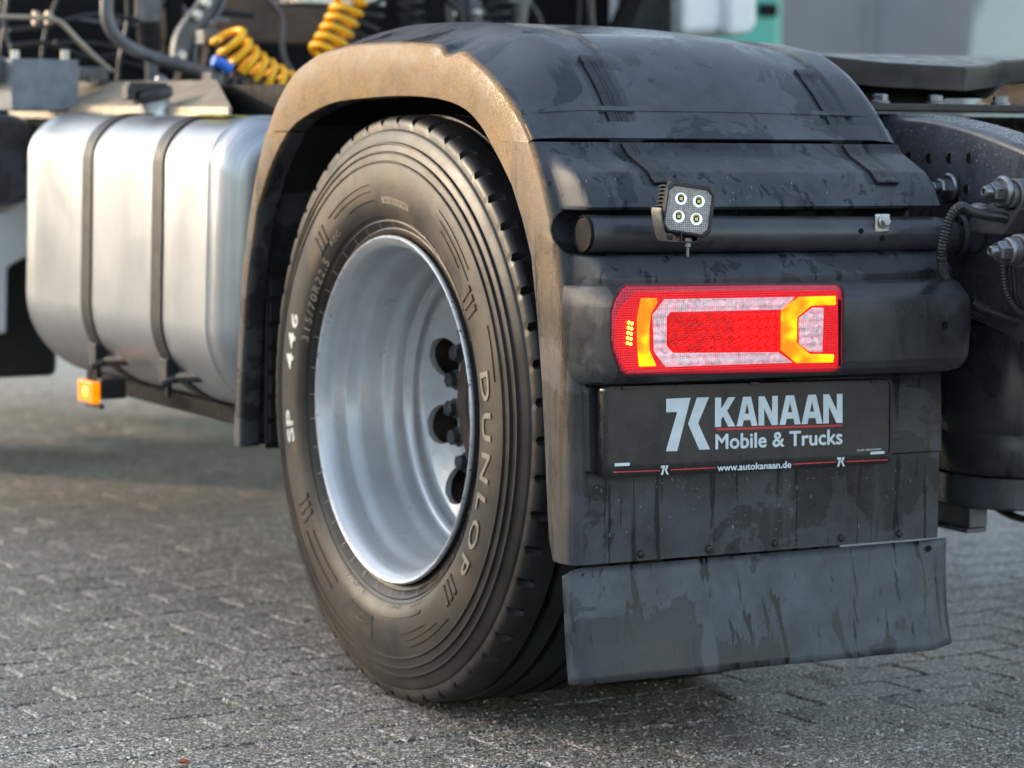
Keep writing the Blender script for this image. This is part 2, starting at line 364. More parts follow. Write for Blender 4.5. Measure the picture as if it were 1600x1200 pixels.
# grit lying loose on the pavers
M_grit = simple('loose_grit', (.36, .33, .29), .5, 0, .6, 300, 0); gr = MB(); rs = random.Random(5)
for k in range(3000):
    px, py = rs.uniform(-20, 1620), 1230-rs.random()**1.3*420
    if 470 < px < 1480 and py < 1000: continue
    p = V(px, py, 2, 0); s_ = rs.uniform(.0010, .0022)*(1.7 if rs.random() < .05 else 1); a = rs.uniform(0, 6)
    q = [(cos(a+t_)*s_*rs.uniform(.7, 1.2), sin(a+t_)*s_*rs.uniform(.7, 1.2)) for t_ in (0, 1.5, 3.1, 4.7)]
    gr.add([(p.x+x*1.1, p.y+y*1.1, -.0006) for x, y in q]+[(p.x+x*.7, p.y+y*.7, s_*.75) for x, y in q], [(0, 1, 5, 4), (1, 2, 6, 5), (2, 3, 7, 6), (3, 0, 4, 7), (4, 5, 6, 7)])
grit = obj('loose_grit', gr, M_grit, None, 20); tag(grit, 'fine pale grit lying loose on the paving', 'grit', kind='stuff')

# ---------------------------------------------------------------- the truck
T = empty('semi_truck', (.6, 0, 0)); tag(T, 'parked tractor truck with dark plastic mudguard, silver rear rim and lit red tail light', 'truck')
T.location = (0, 0, 0)
WC = .506

# ----- wheel
def tyre_mb(x0=0., flip=False, full=True):
    side = [(.040,.284),(.032,.292),(.0265,.297),(.0245,.303),(.0225,.309),(.0235,.3115),(.018,.318),(.0145,.3225),(.0155,.325),(.009,.334),(.003,.348),(.0002,.362),(-.0010,.380),(-.0006,.400),
            (.0025,.421),(.0004,.422),(.0004,.4245),(.0040,.4255),(.0058,.437),(.0036,.438),(.0036,.4405),(.0080,.4415),(.0105,.452),(.0082,.4532),(.0084,.456),(.0130,.4572),(.0165,.466),(.0185,.474),(.0200,.4765),(.0225,.4785),(.0230,.487),(.0250,.494),(.0300,.4985)]
    tread = [(.036,.5012),(.050,.5025),(.078,.5035),(.081,.4905),(.088,.4905),(.091,.5040),(.120,.5045),(.123,.4905),(.131,.4905),(.134,.5045)]
    prof = side+tread; n = 52*8; rows = []
    prof = prof+[(.315-a, r) for a, r in reversed(prof)]
    for k in range(n):
        t = 2*pi*k/n; ph = k % 8; row = []
        for a, r in prof:
            e = min(a, .315-a)
            off = 0 if e < .1 else 4
            gz = ((k+off) % 8) == 0
            if gz and r > .4865 and (e < .05 or .094 < e < .118 or e > .135): r = r-.014 if e > .027 else r-.008
            z = r*cos(t); y = r*sin(t); zz = WC+z; ex = 0
            if zz < .05 and r > .4: ex = -(.05-zz)*.13*(1 if a < .157 else -1)*ss(.49, .42, r)
            row.append((x0+a+ex, y, max(zz, .0035+max(0, .03-a)*.35)))
        rows.append(row)
    rows.append(rows[0]); m = MB(); return m.grid(rows)
wheel = empty('wheel', (0, 0, WC), T); wheel.location = (0, 0, 0); wheel['label'] = 'outer rear wheel, dusty tyre on a deep silver steel rim'
tyre = obj('tyre', tyre_mb(), M_tyre, wheel, 38)
wheel2 = obj('inner_tyre', tyre_mb(.352), M_tyre, T, 38, label='inner tyre of the twin pair, hidden in the dark')
rimp = [(.060,.2780),(.040,.2815),(.028,.2860),(.0230,.2925),(.0205,.2975),(.0170,.2990),(.0135,.2980),(.0120,.2955),(.0130,.2930),(.0165,.2900),(.0225,.2835),(.030,.2785),(.045,.2760),(.060,.2752),(.066,.2738),(.073,.2700),(.085,.2655),(.092,.2640),(.125,.2610),(.134,.2590),(.142,.2545),(.150,.2520),(.165,.2510),(.172,.2500),(.174,.2470),(.172,.2440),(.1735,.2415),(.180,.2390),(.183,.2385),(.188,.2390),(.194,.2385),(.199,.2368),(.204,.2325)]
m = MB(); m.turn([(a, r) for a, r in rimp], (0, 0, WC), (1, 0, 0), 160); obj('rim', m, M_rim, wheel, 50)
# disc with ten round hand holes
m = MB(); nh = 10; RH, hr = .197, .0355; na = 72
def discx(r): return lerp([(.10,.230),(.150,.2305),(.165,.2295),(.19,.2215),(.21,.2135),(.228,.2055),(.2366,.2005)], r)
for h in range(nh):
    a0 = 2*pi*h/nh+rad(15.5)
    cy, cz = RH*cos(a0), RH*sin(a0)
    inner = []; mid = []; outer = []
    for k in range(na):
        b = 2*pi*k/na; u, w = cos(b), sin(b)
        # local radial/tangential frame, outer contour = annular sector
        dr, dt = u, w
        rmin, rmax, hw = .140, .2366, pi/nh
        # walk to the sector boundary
        lo, hi = 0, .2
        for _ in range(30):
            md = (lo+hi)/2; y = RH+dr*md; tt = dt*md; r = math.hypot(y, tt); an = math.atan2(tt, y)
            if rmin < r < rmax and abs(an) < hw: lo = md
            else: hi = md
        L = lo
        for lst, q in ((inner, hr), (mid, hr+(L-hr)*.25), (outer, L)):
            y = RH+dr*q; tt = dt*q; r = math.hypot(y, tt); an = math.atan2(tt, y)+a0
            lst.append((discx(r), -r*cos(an), WC+r*sin(an)))
    back = [(p[0]+.012, p[1], p[2]) for p in inner]
    m.grid([back, inner, mid, outer], True)
m.turn([(.2308, .1415), (.230, .12), (.229, .105), (.235, .103)], (0, 0, WC), (1, 0, 0), 80)
m.turn([(discx(.2366)+.0008, .2366), (discx(.2305)+.0008, .2310)], (0, 0, WC), (1, 0, 0), 80); m.turn([(discx(.155)+.0008, .158), (discx(.14)+.0008, .14)], (0, 0, WC), (1, 0, 0), 80)
obj('wheel_disc', m, M_rim, wheel, 40)
m = MB(); m.turn([(.275, .200), (.262, .196), (.262, .155), (.228, .1505), (.224, .148), (.224, .118), (.245, .112), (.255, .100), (.255, .001)], (0, 0, WC), (1, 0, 0), 64); obj('hub', m, M_hub, wheel, 30)
m = MB(); m.turn([(.206, .242), (.32, .244), (.32, .20), (.285, .19), (.285, .05)], (0, 0, WC), (1, 0, 0), 48); obj('brake_drum', m, M_hub, wheel, 30)
for k in range(20):
    a = 2*pi*k/20+rad(7.6); m = MB(); hexnut(m, (.2305, -.166*cos(a), WC+.166*sin(a)), (-1, 0, 0), .0145, .020, .0185); obj('wheel_nut', m, M_nut, wheel, 30)

# raised marks on the sidewall: polar helper, angle measured from the rear going up
def sidex(r): return lerp([(.300,.0255),(.318,.018),(.334,.009),(.348,.003),(.362,.0002),(.380,-.0010),(.400,-.0006),(.421,.0025),(.437,.0058)], r)
def pol(r, a, w=0): return Vector((sidex(r)-.0003-w, -r*cos(a), WC+r*sin(a)))
def arc_text(s, r0, r1, a0, a1, mat, bold=.0, h=.0012, name='lettering', sp=1.):
    m = text_mb(s, lambda u, v, w: pol(r0+(r1-r0)*v, rad(a0+(a1-a0)*u), h*w), bold, True, sp); return obj(name, m, mat, wheel, 30)
arc_text('DUNLOP', .3625, .392, 15, -38.5, M_letter, .012, .0018, sp=1.35)
arc_text('SP', .366, .392, 194.5, 185.5, M_let2, .02, .0014)
arc_text('446', .366, .392, 174, 158, M_let2, .02, .0014, sp=1.3)
arc_text('315/70R22.5', .332, .347, 164, 134, M_letter, .0, .001, sp=1.3)
arc_text('REG', .342, .352, 128, 121, M_letter, .0, .001)
arc_text('ROTATION', .3545, .3625, 90, 77, M_letter, .0, .001)
arc_text('TUBELESS', .326, .333, 80, 68, M_letter, .0, .0008)
arc_text('MADE IN GERMANY', .325, .331, 66, 46, M_letter, .0, .0008)
arc_text('A', .339, .348, 52, 49.5, M_letter, .0, .001)
for s, a0, a1 in (('STEEL', -66, -74), ('LOAD', -80, -88), ('RADIAL', -104, -117)): arc_text(s, .333, .340, a0, a1, M_letter, .0, .0008)
def ring_arc(r0, r1, a0, a1, h=.0012, taper=False, n=24, name='sidewall_rib', mat=None):
    m = MB(); rows = []
    for k in range(n+1):
        t = k/n; a = rad(a0+(a1-a0)*t); q0, q1 = (r0, r1) if not taper else (r0+(r1-r0)*.5*t, r1-(r1-r0)*.5*t+1e-4)
        rows.append([pol(q0, a, -.001), pol(q0+.0004, a, h), pol(q1-.0004, a, h), pol(q1, a, -.001)])
    m.grid(rows); return obj(name, m, mat or M_letter, wheel, 30)
for c in (33.9, 131.9, -46.7, -145.6):
    for k in range(3): ring_arc(.352, .389, c-3+2.6*k-.75, c-3+2.6*k+.75, .0022, n=3, name='sidewall_bar', mat=M_tyre)
for a0, a1, r in ((124, 98, .384), (121, 98, .372), (60, 40, .398), (58, 38, .386), (56, 43, .374), (-74, -52, .402), (-76, -58, .390), (-78, -64, .378), (-66, -90, .352), (-118, -138, .362), (-120, -140, .385), (112, 96, .356), (25, 12, .404)):
    ring_arc(r, r+.0055, a0, a1, .0014, True, name='sidewall_swoosh', mat=M_tyre)
ring_arc(.3525, .3645, 91.5, 75.5, .0004, n=12, name='rotation_arrow', mat=M_letter)
ring_arc(.362, .399, -108, -94.5, .0010, n=10, name='wear_label', mat=M_tyre)
arc_text('SERVICE', .378, .384, -104, -98, M_letter, .0, .0022)
ring_arc(.3305, .3318, 0, 359.9, .0007, n=180, name='bead_line', mat=M_tyre)
for k in range(40):
    a = k*9+random.uniform(-1, 1); ring_arc(.309, .322, a, a+.28, .0006, n=1, name='bead_tick', mat=M_letter)

# ----- mudguard top cover
outer = [(.491,.975),(.449,1.028),(.379,1.080),(.315,1.104),(.258,1.118),(.180,1.127),(.103,1.132),(-.02,1.1325),(-.09,1.131),(-.16,1.1275),(-.198,1.1235),(-.214,1.110),(-.232,1.109),(-.262,1.1135),(-.293,1.107),(-.357,1.080),(-.405,1.053),(-.442,1.028),(-.475,1.001),(-.5,.975)]
smoothp = [p for p in outer if not -.235 < p[0] < -.205]
inner = [(.392,.976),(.355,.992),(.31,1.005),(.232,1.022),(.152,1.031),(-.021,1.038),(-.15,1.037),(-.229,1.030),(-.275,1.021),(-.306,1.010),(-.340,.991),(-.371,.966)]
NS = 140
def c3(P): return [Vector((0, a, b)) for a, b in P]
PO = resample(crom(c3(outer), 6), NS); PS = resample(crom(c3(smoothp), 6), NS); PI = resample(crom(c3(inner), 6), NS)
# keep PS aligned with PO by y
def near(P, y):
    for a, b in zip(P, P[1:]):
        if (a.y-y)*(b.y-y) <= 0 and a.y != b.y: return a.lerp(b, (y-a.y)/(b.y-a.y))
    return P[-1] if abs(P[-1].y-y) < abs(P[0].y-y) else P[0]
CW = .700
def crown(x, z):
    k = ss(.975, 1.10, z); return k*(.034*ss(0, .13, x)-.020*ss(.34, .70, x))
def groove(x):
    g = 0
    for c in (.175, .598): g += ss(c-.034, c-.029, x)*(1-ss(c+.029, c+.034, x))
    return g
def top_pt(x, i):
    po, ps = PO[i], near(PS, PO[i].y); nrm = Vector((0, PO[i].y*.9, 1)).normalized()
    nrm = Vector((0, .0, 0)); a, b = PS[max(0, i-2)], PS[min(NS-1, i+2)]; d = (b-a).normalized(); nrm = Vector((0, d.z, -d.y)) ; nrm = -nrm if nrm.z < 0 and abs(nrm.z) > .05 else nrm
    if ps.y < 0 and nrm.y > 0 and nrm.z < .3: nrm = -nrm
    p = po.lerp(ps, ss(.0, .10, x)); rr = .020
    drop = 0 if x > rr else rr-math.sqrt(max(0, rr*rr-(rr-x)**2))
    drop2 = 0 if x < CW-rr else rr-math.sqrt(max(0, rr*rr-(rr-(CW-x))**2))
    q = p+nrm*(crown(x, p.z)-drop*.45-drop2-.0055*groove(x)); q = Vector((x, q.y, q.z)); return q, nrm
cols = [0, .001, .003, .006, .010, .015, .02, .03]+[.045+.0105*k for k in range(61)]+[.6845, .690, .695, .6985, .700]
extra = [.141,.1435,.1465,.2035,.2065,.209,.564,.5665,.5695,.6265,.6295,.632]
cols = sorted(set(round(c, 4) for c in cols+extra))
m = MB(); rows = []
for i in range(NS):
    row = [Vector((.035, PI[i].y, PI[i].z)), Vector((.008, PI[i].y, PI[i].z)), Vector((.001, *(PI[i].lerp(PO[i], .02)).yz)), Vector((-.004, *(PI[i].lerp(PO[i], .5)).yz))]
    for x in cols: row.append(top_pt(x, i)[0])
    q = row[-1]; row.append(Vector((CW, q.y+.0, q.z-.03))); row.append(Vector((CW-.012, q.y, q.z-.032)))
    t = PO[i].lerp(PI[i], .12); row.append(Vector((.66, t.y, t.z))); row.append(Vector((.03, t.y, t.z)))
    rows.append(row)
m.grid(rows, True); m.f.append(tuple(range(len(rows[0])))); m.f.append(tuple(range(len(m.v)-len(rows[0]), len(m.v)))); cov = obj('mudguard_cover', m, M_cover, T, 32)
# lip across the rear end of the cover
def band(i0, i1, x0, x1, h, t=.0):
    """strip lying on the cover between stations, raised by h"""
    m = MB(); rows = []
    for i in range(i0, i1+1):
        def q(x, hh): p, n_ = top_pt(x, i); return p+n_*(hh+(.0055*groove(x) if t else 0))
        xs = [x0+(x1-x0)*k/14 for k in range(15)]
        rows.append([q(x0, -.004)]+[q(x, h) for x in xs]+[q(x1, -.004)])
    rows = [[p-(top_pt(.3, i0)[1])*(h+.003) for p in rows[0]]]+rows+[[p-(top_pt(.3, i1)[1])*(h+.004) for p in rows[-1]]]
    m.grid(rows); return m
obj('cover_lip', band(NS-5, NS-1, .004, .696, .0035, 1), M_cover, cov, 30)
obj('cover_rib', band(NS-9, NS-8, .006, .690, .0014, 1), M_cover, cov, 30)

# ----- rubber straps: upper piece on the cover, lower piece ending on the rear panel
def yb(z): return lerp([(.30,-.646),(.333,-.645),(.47,-.643),(.609,-.635),(.70,-.618),(.819,-.587),(.904,-.545),(.940,-.523),(.975,-.50)], z)
def yi(z): return lerp([(.333,-.585),(.366,-.572),(.47,-.560),(.601,-.544),(.70,-.527),(.795,-.505),(.850,-.476),(.902,-.441),(.94,-.402),(.966,-.371)], z)
def prot(x, z):
    xr = .668
    up = lerp([(.800,0),(.866,0),(.8695,.054),(.874,.062),(.912,.055),(.926,.048),(.934,.036),(.955,.004),(.962,0)], z)
    kx = ss(.016, .036+(.93-z)*.10, x)
    d = up*kx
    # channel for the lamp tube, rounded at its left end
    ch = ss(.800, .806, z)*(1-ss(.864, .8685, z))
    e = (.833-z)/.034; xl = .036-.034*math.sqrt(max(0, 1-min(1, e*e)))
    d -= .030*ch*ss(xl-.004, xl+.014, x)
    # band above the lamp housing
    b = lerp([(.752,0),(.7525,.058),(.768,.062),(.772,.060),(.797,.042),(.8005,.036),(.804,0)], z)
    d += b*ss(.012, .046+(.80-z)*.2, x)
    # raised plate field
    pf = ss(.474, .477, z)*(1-ss(.60, .61, z)); d += .007*pf*ss(.022, .027, x)*(1-ss(.648, .652, x)*.0)
    # shallow dents where the strap ends sit
    for c in (.175, .598): d -= .006*ss(c-.036, c-.024, x)*(1-ss(c+.024, c+.036, x))*ss(.902, .908, z)
    return d
zs = []; z = .3335
while z < .9705: zs.append(z); z += .0022 if (.742 < z < .965) else .006 if z > .482 or z < .468 else .0012
zs.append(.9705)
xc = [.0, .0008, .0025, .005, .009, .013, .018]+[.0215+.0028*k for k in range(12)]+[.0560+.0055*k for k in range(116)]+[.695]
m = MB(); rows = []
for z in zs:
    xr = .698-.006*ss(.60, .97, .97+.60-z); y0 = yb(z); row = [Vector((.03, yi(z), z)), Vector((.006, yi(z), z)), Vector((.0005, yi(z)-.003, z)), Vector((-.003, (yi(z)+y0)/2, z))]
    for x in xc:
        c = .018; dr = 0 if x > c else c-math.sqrt(max(0, c*c-(c-x)**2))
        row.append(Vector((x*xr/.695, y0+dr-prot(x, z), z)))
    q = row[-1]; row.append(Vector((q.x+.001, q.y+.004, z))); row.append(Vector((q.x+.001, q.y+.05, z))); row.append(Vector((q.x-.006, q.y+.06, z)))
    row.append(Vector((.60, y0+.07, z))); row.append(Vector((.035, y0+.045, z))); rows.append(row)
m.grid(rows, True); b0 = len(rows[0]); m.f.append(tuple(range(b0))); 
panel = obj('mudguard_rear_panel', m, M_panel, T, 30)
def panel_y(x, z): return yb(z)-prot(x, z)

def strap(cx):
    w = .0185; pts = []
    for i in range(NS-23, NS-4): p, n_ = top_pt(cx, i); pts.append((Vector((cx, p.y, p.z)), n_))
    s = MB(); rows = []
    prof = [(-w, -.002), (-w, .0032), (-w*.94, .0040), (-w*.22, .0040), (-w*.19, .0030), (-w*.13, .0030), (-w*.10, .0040), (w*.10, .0040), (w*.13, .0030), (w*.19, .0030), (w*.22, .0040), (w*.94, .0040), (w, .0032), (w, -.002)]
    for k, (p, n_) in enumerate(pts): rows.append([Vector((p.x+a, p.y, p.z))+n_*(h+(.004 if k in (0, 1, 2) and 0 < h else .001)) for a, h in prof])
    s.grid(rows); s.f.append(tuple(range(len(prof)))); up = obj('rubber_strap', s, M_strap, T, 30)
    s = MB(); rows = []
    zz = [.9675, .962, .956, .950, .944, .938, .932, .926, .920, .915, .911, .907]
    for k, z in enumerate(zz):
        t = k/(len(zz)-1); y = min(yb(z)-.004-.012*sin(pi*t*.6), panel_y(cx, z)-.004); y2 = panel_y(cx, z-.004)-.004
        nrm = Vector((0, -.75, .66)); th = 1.6 if k >= len(zz)-2 else 1.
        rows.append([Vector((cx+a*(1.12 if k >= len(zz)-3 else 1)+.010*t, y, z))+nrm*(h*th) for a, h in prof])
    s.grid(rows); s.f.append(tuple(range(len(s.v)-len(prof), len(s.v)))); obj('strap_end', s, M_strap, up, 30)
for c in (.175, .598): strap(c)

# ----- front part of the mudguard, with the inner splash flap
m = MB(); rows = []
fo = [(.376,.640),(.45,.632),(.56,.618),(.69,.603),(.80,.573),(.90,.534),(.9738,.492)]; fi = [(.376,.603),(.45,.600),(.56,.590),(.692,.571),(.826,.530),(.90,.477),(.94,.438),(.9738,.394)]
for k in range(40):
    z = .376+(.9738-.376)*k/39; a, b = lerp(fi, z), lerp(fo, z)
    rows.append([Vector(q) for q in ((.04, a+.004, z), (.008, a, z), (.0005, a+.003, z), (-.003, (a+b)/2, z), (0, b-.004, z), (.004, b, z), (.02, b+.004, z), (.64, b+.004, z), (.645, b-.02, z), (.05, b-.012, z))])
m.grid(rows, True); m.f.append(tuple(range(10))); m.f.append(tuple(range(len(m.v)-10, len(m.v)))); obj('mudguard_front_panel', m, M_cover, T, 35)
m = MB()
m.box((.045, .585, .372), (.63, .592, .80)); m.prism([(.03, .585, .79), (.03, .592, .79), (.03, .50, .93), (.03, .40, .99), (.03, .39, .985), (.03, .492, .925)], (.60, 0, 0))
for k in range(11):
    z = .385+k*.046; m.box((.05, .578, z), (.625, .5845, z+.036))
obj('splash_flap', m, M_blk, T, 30, .002)

# bolts along the bottom of the rear panel
for px, py in ((1003, 866), (1109, 858), (1213, 849), (1316, 841), (1407, 834)):
    p = V(px, py, 1, -.648); m = MB(); m.turn([(0, .0062), (.0015, .0062), (.0035, .0048), (.0042, .003), (.0042, .0022), (.003, .0020), (.003, .0001)], (p.x, -.6455, p.z), (0, -1, 0), 16); obj('panel_screw', m, M_blk, panel, 35)

# ----- mud flap
m = MB(); rows = []; nz, nx = 14, 60
for i in range(nz+1):
    t = i/nz; row = []
    L = V(885, 890, 1, -.636).lerp(V(896, 1072, 1, -.676), t); Rr = V(1480, 841, 1, -.636).lerp(V(1508, 1011, 1, -.676), t)
    for k in range(nx+1):
        u = k/nx; p = L.lerp(Rr, u); x = p.x
        fold = max(0, .030-(x-L.x))*.5+max(0, (x-(Rr.x-.062)))*.55*ss(-.2, .8, t)
        wv = .0016*noise.noise(Vector((x*9, t*2.2, 0)))+.0045*max(0, t-.55)*noise.noise(Vector((x*4, t, 3)))*2
        ridge = -.0016*(ss(.052, .054, x-L.x)-ss(.054, .058, x-L.x)*1)-.0016*(ss(.056, .058, Rr.x-x)-ss(.058, .062, Rr.x-x))
        z = p.z-(.0012*noise.noise(Vector((x*30, 5, 1))) if i == nz else 0)
        if i == 0 and k < 2: z -= .016-.011*k
        if k == 0 and i == 1: x += .0
        row.append(Vector((x+(.003 if (i == 0 and k == 0) else 0), p.y+fold+wv+ridge, z)))
    rows.append(row)
m.grid(rows); flap = obj('mud_flap', m, M_flap, T, 25, solid=.0045)
for u, w in ((.048, .004), (.965, .006)):
    p = V(885, 900, 1, -.640).lerp(V(1470, 852, 1, -.640), u); m = MB(); m.turn([(0, .0055), (.001, .0055), (.001, .0001)], (p.x, -.6435+(.008 if u < .1 else .004), p.z-.004), (0, -1, 0), 12); obj('flap_slot', m, M_dark, flap)

# ----- lamp housing and tail light
m = MB(); rows = []
hp = [(.606,-.628),(.6065,-.664),(.612,-.684),(.622,-.697),(.634,-.7035),(.690,-.7085),(.726,-.7040),(.7345,-.7015),(.752,-.676),(.7575,-.6665),(.7595,-.655),(.7600,-.630)]
xs = [(.0,.0),(.005,.14),(.014,.38),(.026,.70),(.036,.90),(.042,.98),(.05,1.),(.20,1.),(.45,1.),(.475,1.),(.64,1.),(.668,1.),(.682,.985),(.694,.95),(.704,.88),(.711,.79),(.7155,.68),(.718,.5)]
for x, k in xs:
    row = []
    zc = .685
    for z, y in hp:
        sq = 1 if x < .3 else .55+.45*k
        yy = (yb(z)+.016)*(1-k)+y*k if x < .3 else -.626+(y+.626)*k
        row.append(Vector((x, yy, zc+(z-zc)*sq*(1 if x > .3 else .93+.07*k))))
    rows.append(row)
m.grid(rows); m.f.append(tuple(range(len(m.v)-len(hp), len(m.v))))
house = obj('lamp_housing', m, M_house, T, 22, .0015)
p = V(1476, 508, 1, -.708); m = MB(); m.turn([(0, .0065), (.0006, .0065), (.0006, .0001)], (p.x, -.7083, p.z), (0, -1, 0), 20); obj('housing_hole', m, M_dark, house)

TL = empty('tail_light', (0, 0, 0), T); TL['label'] = 'lit red tail light with amber and clear segments'
M_lred = lens_mat('red_lens', (.30, .0, .01), (1, .0, .003), .20, (900, 900, 900), .35)
M_lredhi = lens_mat('red_lens_lit', (.6, .0, .0), (1, .0, .0), .62, (420, 900, 420), .4)
M_lrdim = lens_mat('red_lens_rim', (.5, .03, .06), (1, .01, .05), .07, (700, 900, 700), .6)
M_lamb = lens_mat('amber_lens', (.8, .25, .0), (1, .33, .0), .75, (120, 900, 120), .40)
M_lclr = lens_mat('clear_lens', (.95, .86, .90), (1, .20, .28), .14, (330, 900, 560), .75, .06)
M_led = lens_mat('lit_led', (1, .6, .1), (1, .55, .04), 1.6, (10, 10, 10), .0)
YL = -.7135
def ZP(X, Y, y): return V(940+X/4, 430+Y/4, 1, y)
def facet_lens(name, a, b, emi, es, sc=150):
    N = NM(name, coat=.12, coatr=.05, spec=.3); q = N.n('SeparateColor', {0: N.vor(sc, None, 'F1', 'Color')}).outputs
    q0 = q; X, Y, Z = N.xyz(N.co((900, 1, 260))); rb = N.ma('ABSOLUTE', N.ma('SINE', X)); rz = N.ma('ABSOLUTE', N.ma('SINE', Z)); kk = N.ma('ADD', N.ma('MULTIPLY', q[0], .4), N.ma('ADD', N.ma('MULTIPLY', rb, .25), N.ma('MULTIPLY', rz, .35))); N.set('base', N.mix(kk, a, b)); N.set('emi', emi); N.set('es', N.mr(q[1], 0, 1, es*.3, es*1.7)); N.set('rough', .15)
    N.set('normal', N.bump(N.ma('ADD', q[2], N.noise(400, 2)), 1.0, .0016)); return N.m
M_lclr = facet_lens('clear_facets', (.30, .16, .19), (.92, .88, .90), (1, .16, .22), .08, 150)
def hot_lens(name, base, e0, e1, s0, s1, sc):
    N = NM(name, coat=.12, coatr=.05, spec=.3, rough=.2); k = N.mr(N.noise(sc, 2, .5), .38, .62, 0, 1, True); N.set('base', base); N.set('emi', N.mix(k, e0, e1)); N.set('es', N.mr(k, 0, 1, s0, s1))
    N.set('normal', N.bump(N.noise(500, 2), .35, .0008)); return N.m
M_lamb = hot_lens('amber_glow', (.5, .10, .0), (1, .14, .0), (1, .40, .0), .45, .68, 26)
N_ = NM('red_glow', coat=.12, coatr=.05, spec=.3, rough=.2, base=(.22, 0., 0.)); X_, Y_, Z_ = N_.xyz()
d_ = N_.vor(62, N_.co((1, .001, 1.12)), rnd=.12); rg = N_.ma('ABSOLUTE', N_.ma('SINE', N_.ma('MULTIPLY', d_, 15.))); msk = N_.mr(X_, .29, .235, 0, 1, True)
kk = N_.ma('SUBTRACT', 1., N_.ma('MULTIPLY', N_.ma('MULTIPLY', rg, msk), N_.mr(N_.noise(90, 3), .35, .6, .45, .9)))
N_.set('emi', (1, 0., 0.)); N_.set('es', N_.ma('MULTIPLY', kk, N_.mr(X_, .12, .40, .30, .46))); N_.set('normal', N_.bump(rg, .6, .0012)); M_lredhi = N_.m
def lens(name, pts, y, mat, th=.003, bevel=.0012, parent=TL):
    m = MB(); m.prism([ZP(X, Y, y) for X, Y in pts], (0, th, 0)); return obj(name, m, mat, parent, 30, bevel)
# body with rounded rim: stacked outlines
bo = [(150,64),(1468,58),(1500,84),(1508,140),(1504,545),(1490,580),(1448,604),(150,622),(118,596),(72,480),(58,400),(60,230),(78,160),(122,84)]
cx, cy = 780, 335
def sc(P, k, kx=None): return [(cx+(X-cx)*(kx or k), cy+(Y-cy)*k) for X, Y in P]
m = MB(); ring = [[ZP(X, Y, y) for X, Y in sc(bo, k, kx)] for k, kx, y in ((1.0, 1., -.690), (1.0, 1., -.7065), (.985, .993, -.7105), (.95, .98, -.7125))]
m.grid(ring, True); m.f.append(tuple(range(len(m.v)-len(bo), len(m.v)))); obj('lamp_body', m, M_lrdim, TL, 30)
m = MB(); ring = [[ZP(X, Y, y) for X, Y in sc(bo, k, kx)] for k, kx, y in ((1.045, 1.012, -.695), (1.045, 1.012, -.7085), (1.0, 1.0, -.7095), (1.0, 1.0, -.700))]
m.grid(ring, True); obj('lamp_gasket', m, M_blk, TL, 30)
lens('red_field', [(215,100),(1470,92),(1480,110),(1482,560),(1460,585),(160,600),(125,560),(84,440),(84,300),(100,220)], -.7132, M_lred, .003)
lens('red_centre', [(450,238),(1118,232),(1118,478),(455,484),(416,440),(418,262)], -.7150, M_lredhi)
lens('clear_surround', [(395,150),(1212,136),(1130,216),(430,232),(410,262),(408,440),(450,486),(1110,482),(1200,548),(400,575),(330,480),(320,250)], -.7156, M_lclr)
lens('amber_segment', [(248,146),(345,142),(352,170),(312,240),(300,330),(302,470),(345,568),(238,572),(226,450),(224,270)], -.7153, M_lamb)
lens('amber_segment', [(1125,212),(1235,136),(1465,130),(1467,186),(1312,192),(1224,264),(1222,422),(1302,492),(1456,495),(1450,545),(1222,550),(1122,470)], -.7156, M_lamb)
lens('clear_segment', [(1322,202),(1390,205),(1382,482),(1300,478),(1236,432),(1236,268)], -.7156, M_lclr)
lens('reflector_strip', [(1482,150),(1500,160),(1497,560),(1484,570)], -.7140, M_dark, .002, .0005)
for r in range(5):
    for c in range(2):
        p = ZP(170+c*20-r*2, 296+r*32+c*6, -.7150); m = MB(); m.ball((p.x, p.y, p.z), .0026, 8, (1, .5, 1)); obj('led_point', m, M_led, TL)
M_dr = lens_mat('dark_red_lens', (.22, .0, .0), (1, .0, .0), .14, (900, 900, 900), .6)
for r in range(0):
    for c in range(6):
        p = ZP(462+c*72+(r % 2)*8, 262+r*58, -.7154); m = MB(); a = .0042
        m.turn([(0, .0052), (.0008, .0040), (.0002, .0025), (.0008, .0012), (.0008, .0001)], (p.x, p.y, p.z), (0, -1, 0), 14); obj('lens_optic', m, M_dr if r % 2 == 0 or c % 2 else M_lredhi, TL, 50)
for r, Y in ((0, 183), (1, 528)):
    for c in range(6):
        p = ZP(440+c*112, Y-c*2, -.7160); m = MB(); m.prism([(p.x-.0075, p.y, p.z-.005), (p.x+.0075, p.y, p.z-.005), (p.x+.0085, p.y, p.z+.005), (p.x-.0085, p.y, p.z+.005)], (0, .002, 0)); obj('clear_optic', m, M_lclr, TL, 30, .001)

# ----- number plate holder
PH = empty('plate_holder', (0, 0, 0), T); PH['label'] = 'number plate holder with white advertising print'
def PP(X, Y, y=-.672): return V(930+X/3.3333, 580+Y/3.3333, 1, y)
def rrect(a, b, c, d, r, y, n=5):
    """rounded quad, corners in zoom pixels: tl tr br bl"""
    P = [PP(*q, y) for q in (a, b, c, d)]; out = []
    for i in range(4):
        p, pr, nx_ = P[i], P[i-1], P[(i+1) % 4]; u = (pr-p).normalized()*r; w = (nx_-p).normalized()*r
        for k in range(n+1):
            t = k/n; out.append(p+u*(1-t)**2+w*t**2)
    return out
yP = -.672
A = rrect((48,78), (1552,42), (1546,480), (44,562), .010, yP); B = rrect((66,92), (1538,54), (1534,430), (68,492), .007, yP)
m = MB(); n = len(A)
m.grid([[p+Vector((0, .020, 0)) for p in A], [p+Vector((0, .002, 0)) for p in A], [p.lerp(q, .25) for p, q in zip(A, B)], B, [p+Vector((0, .003, 0)) for p in B]], True)
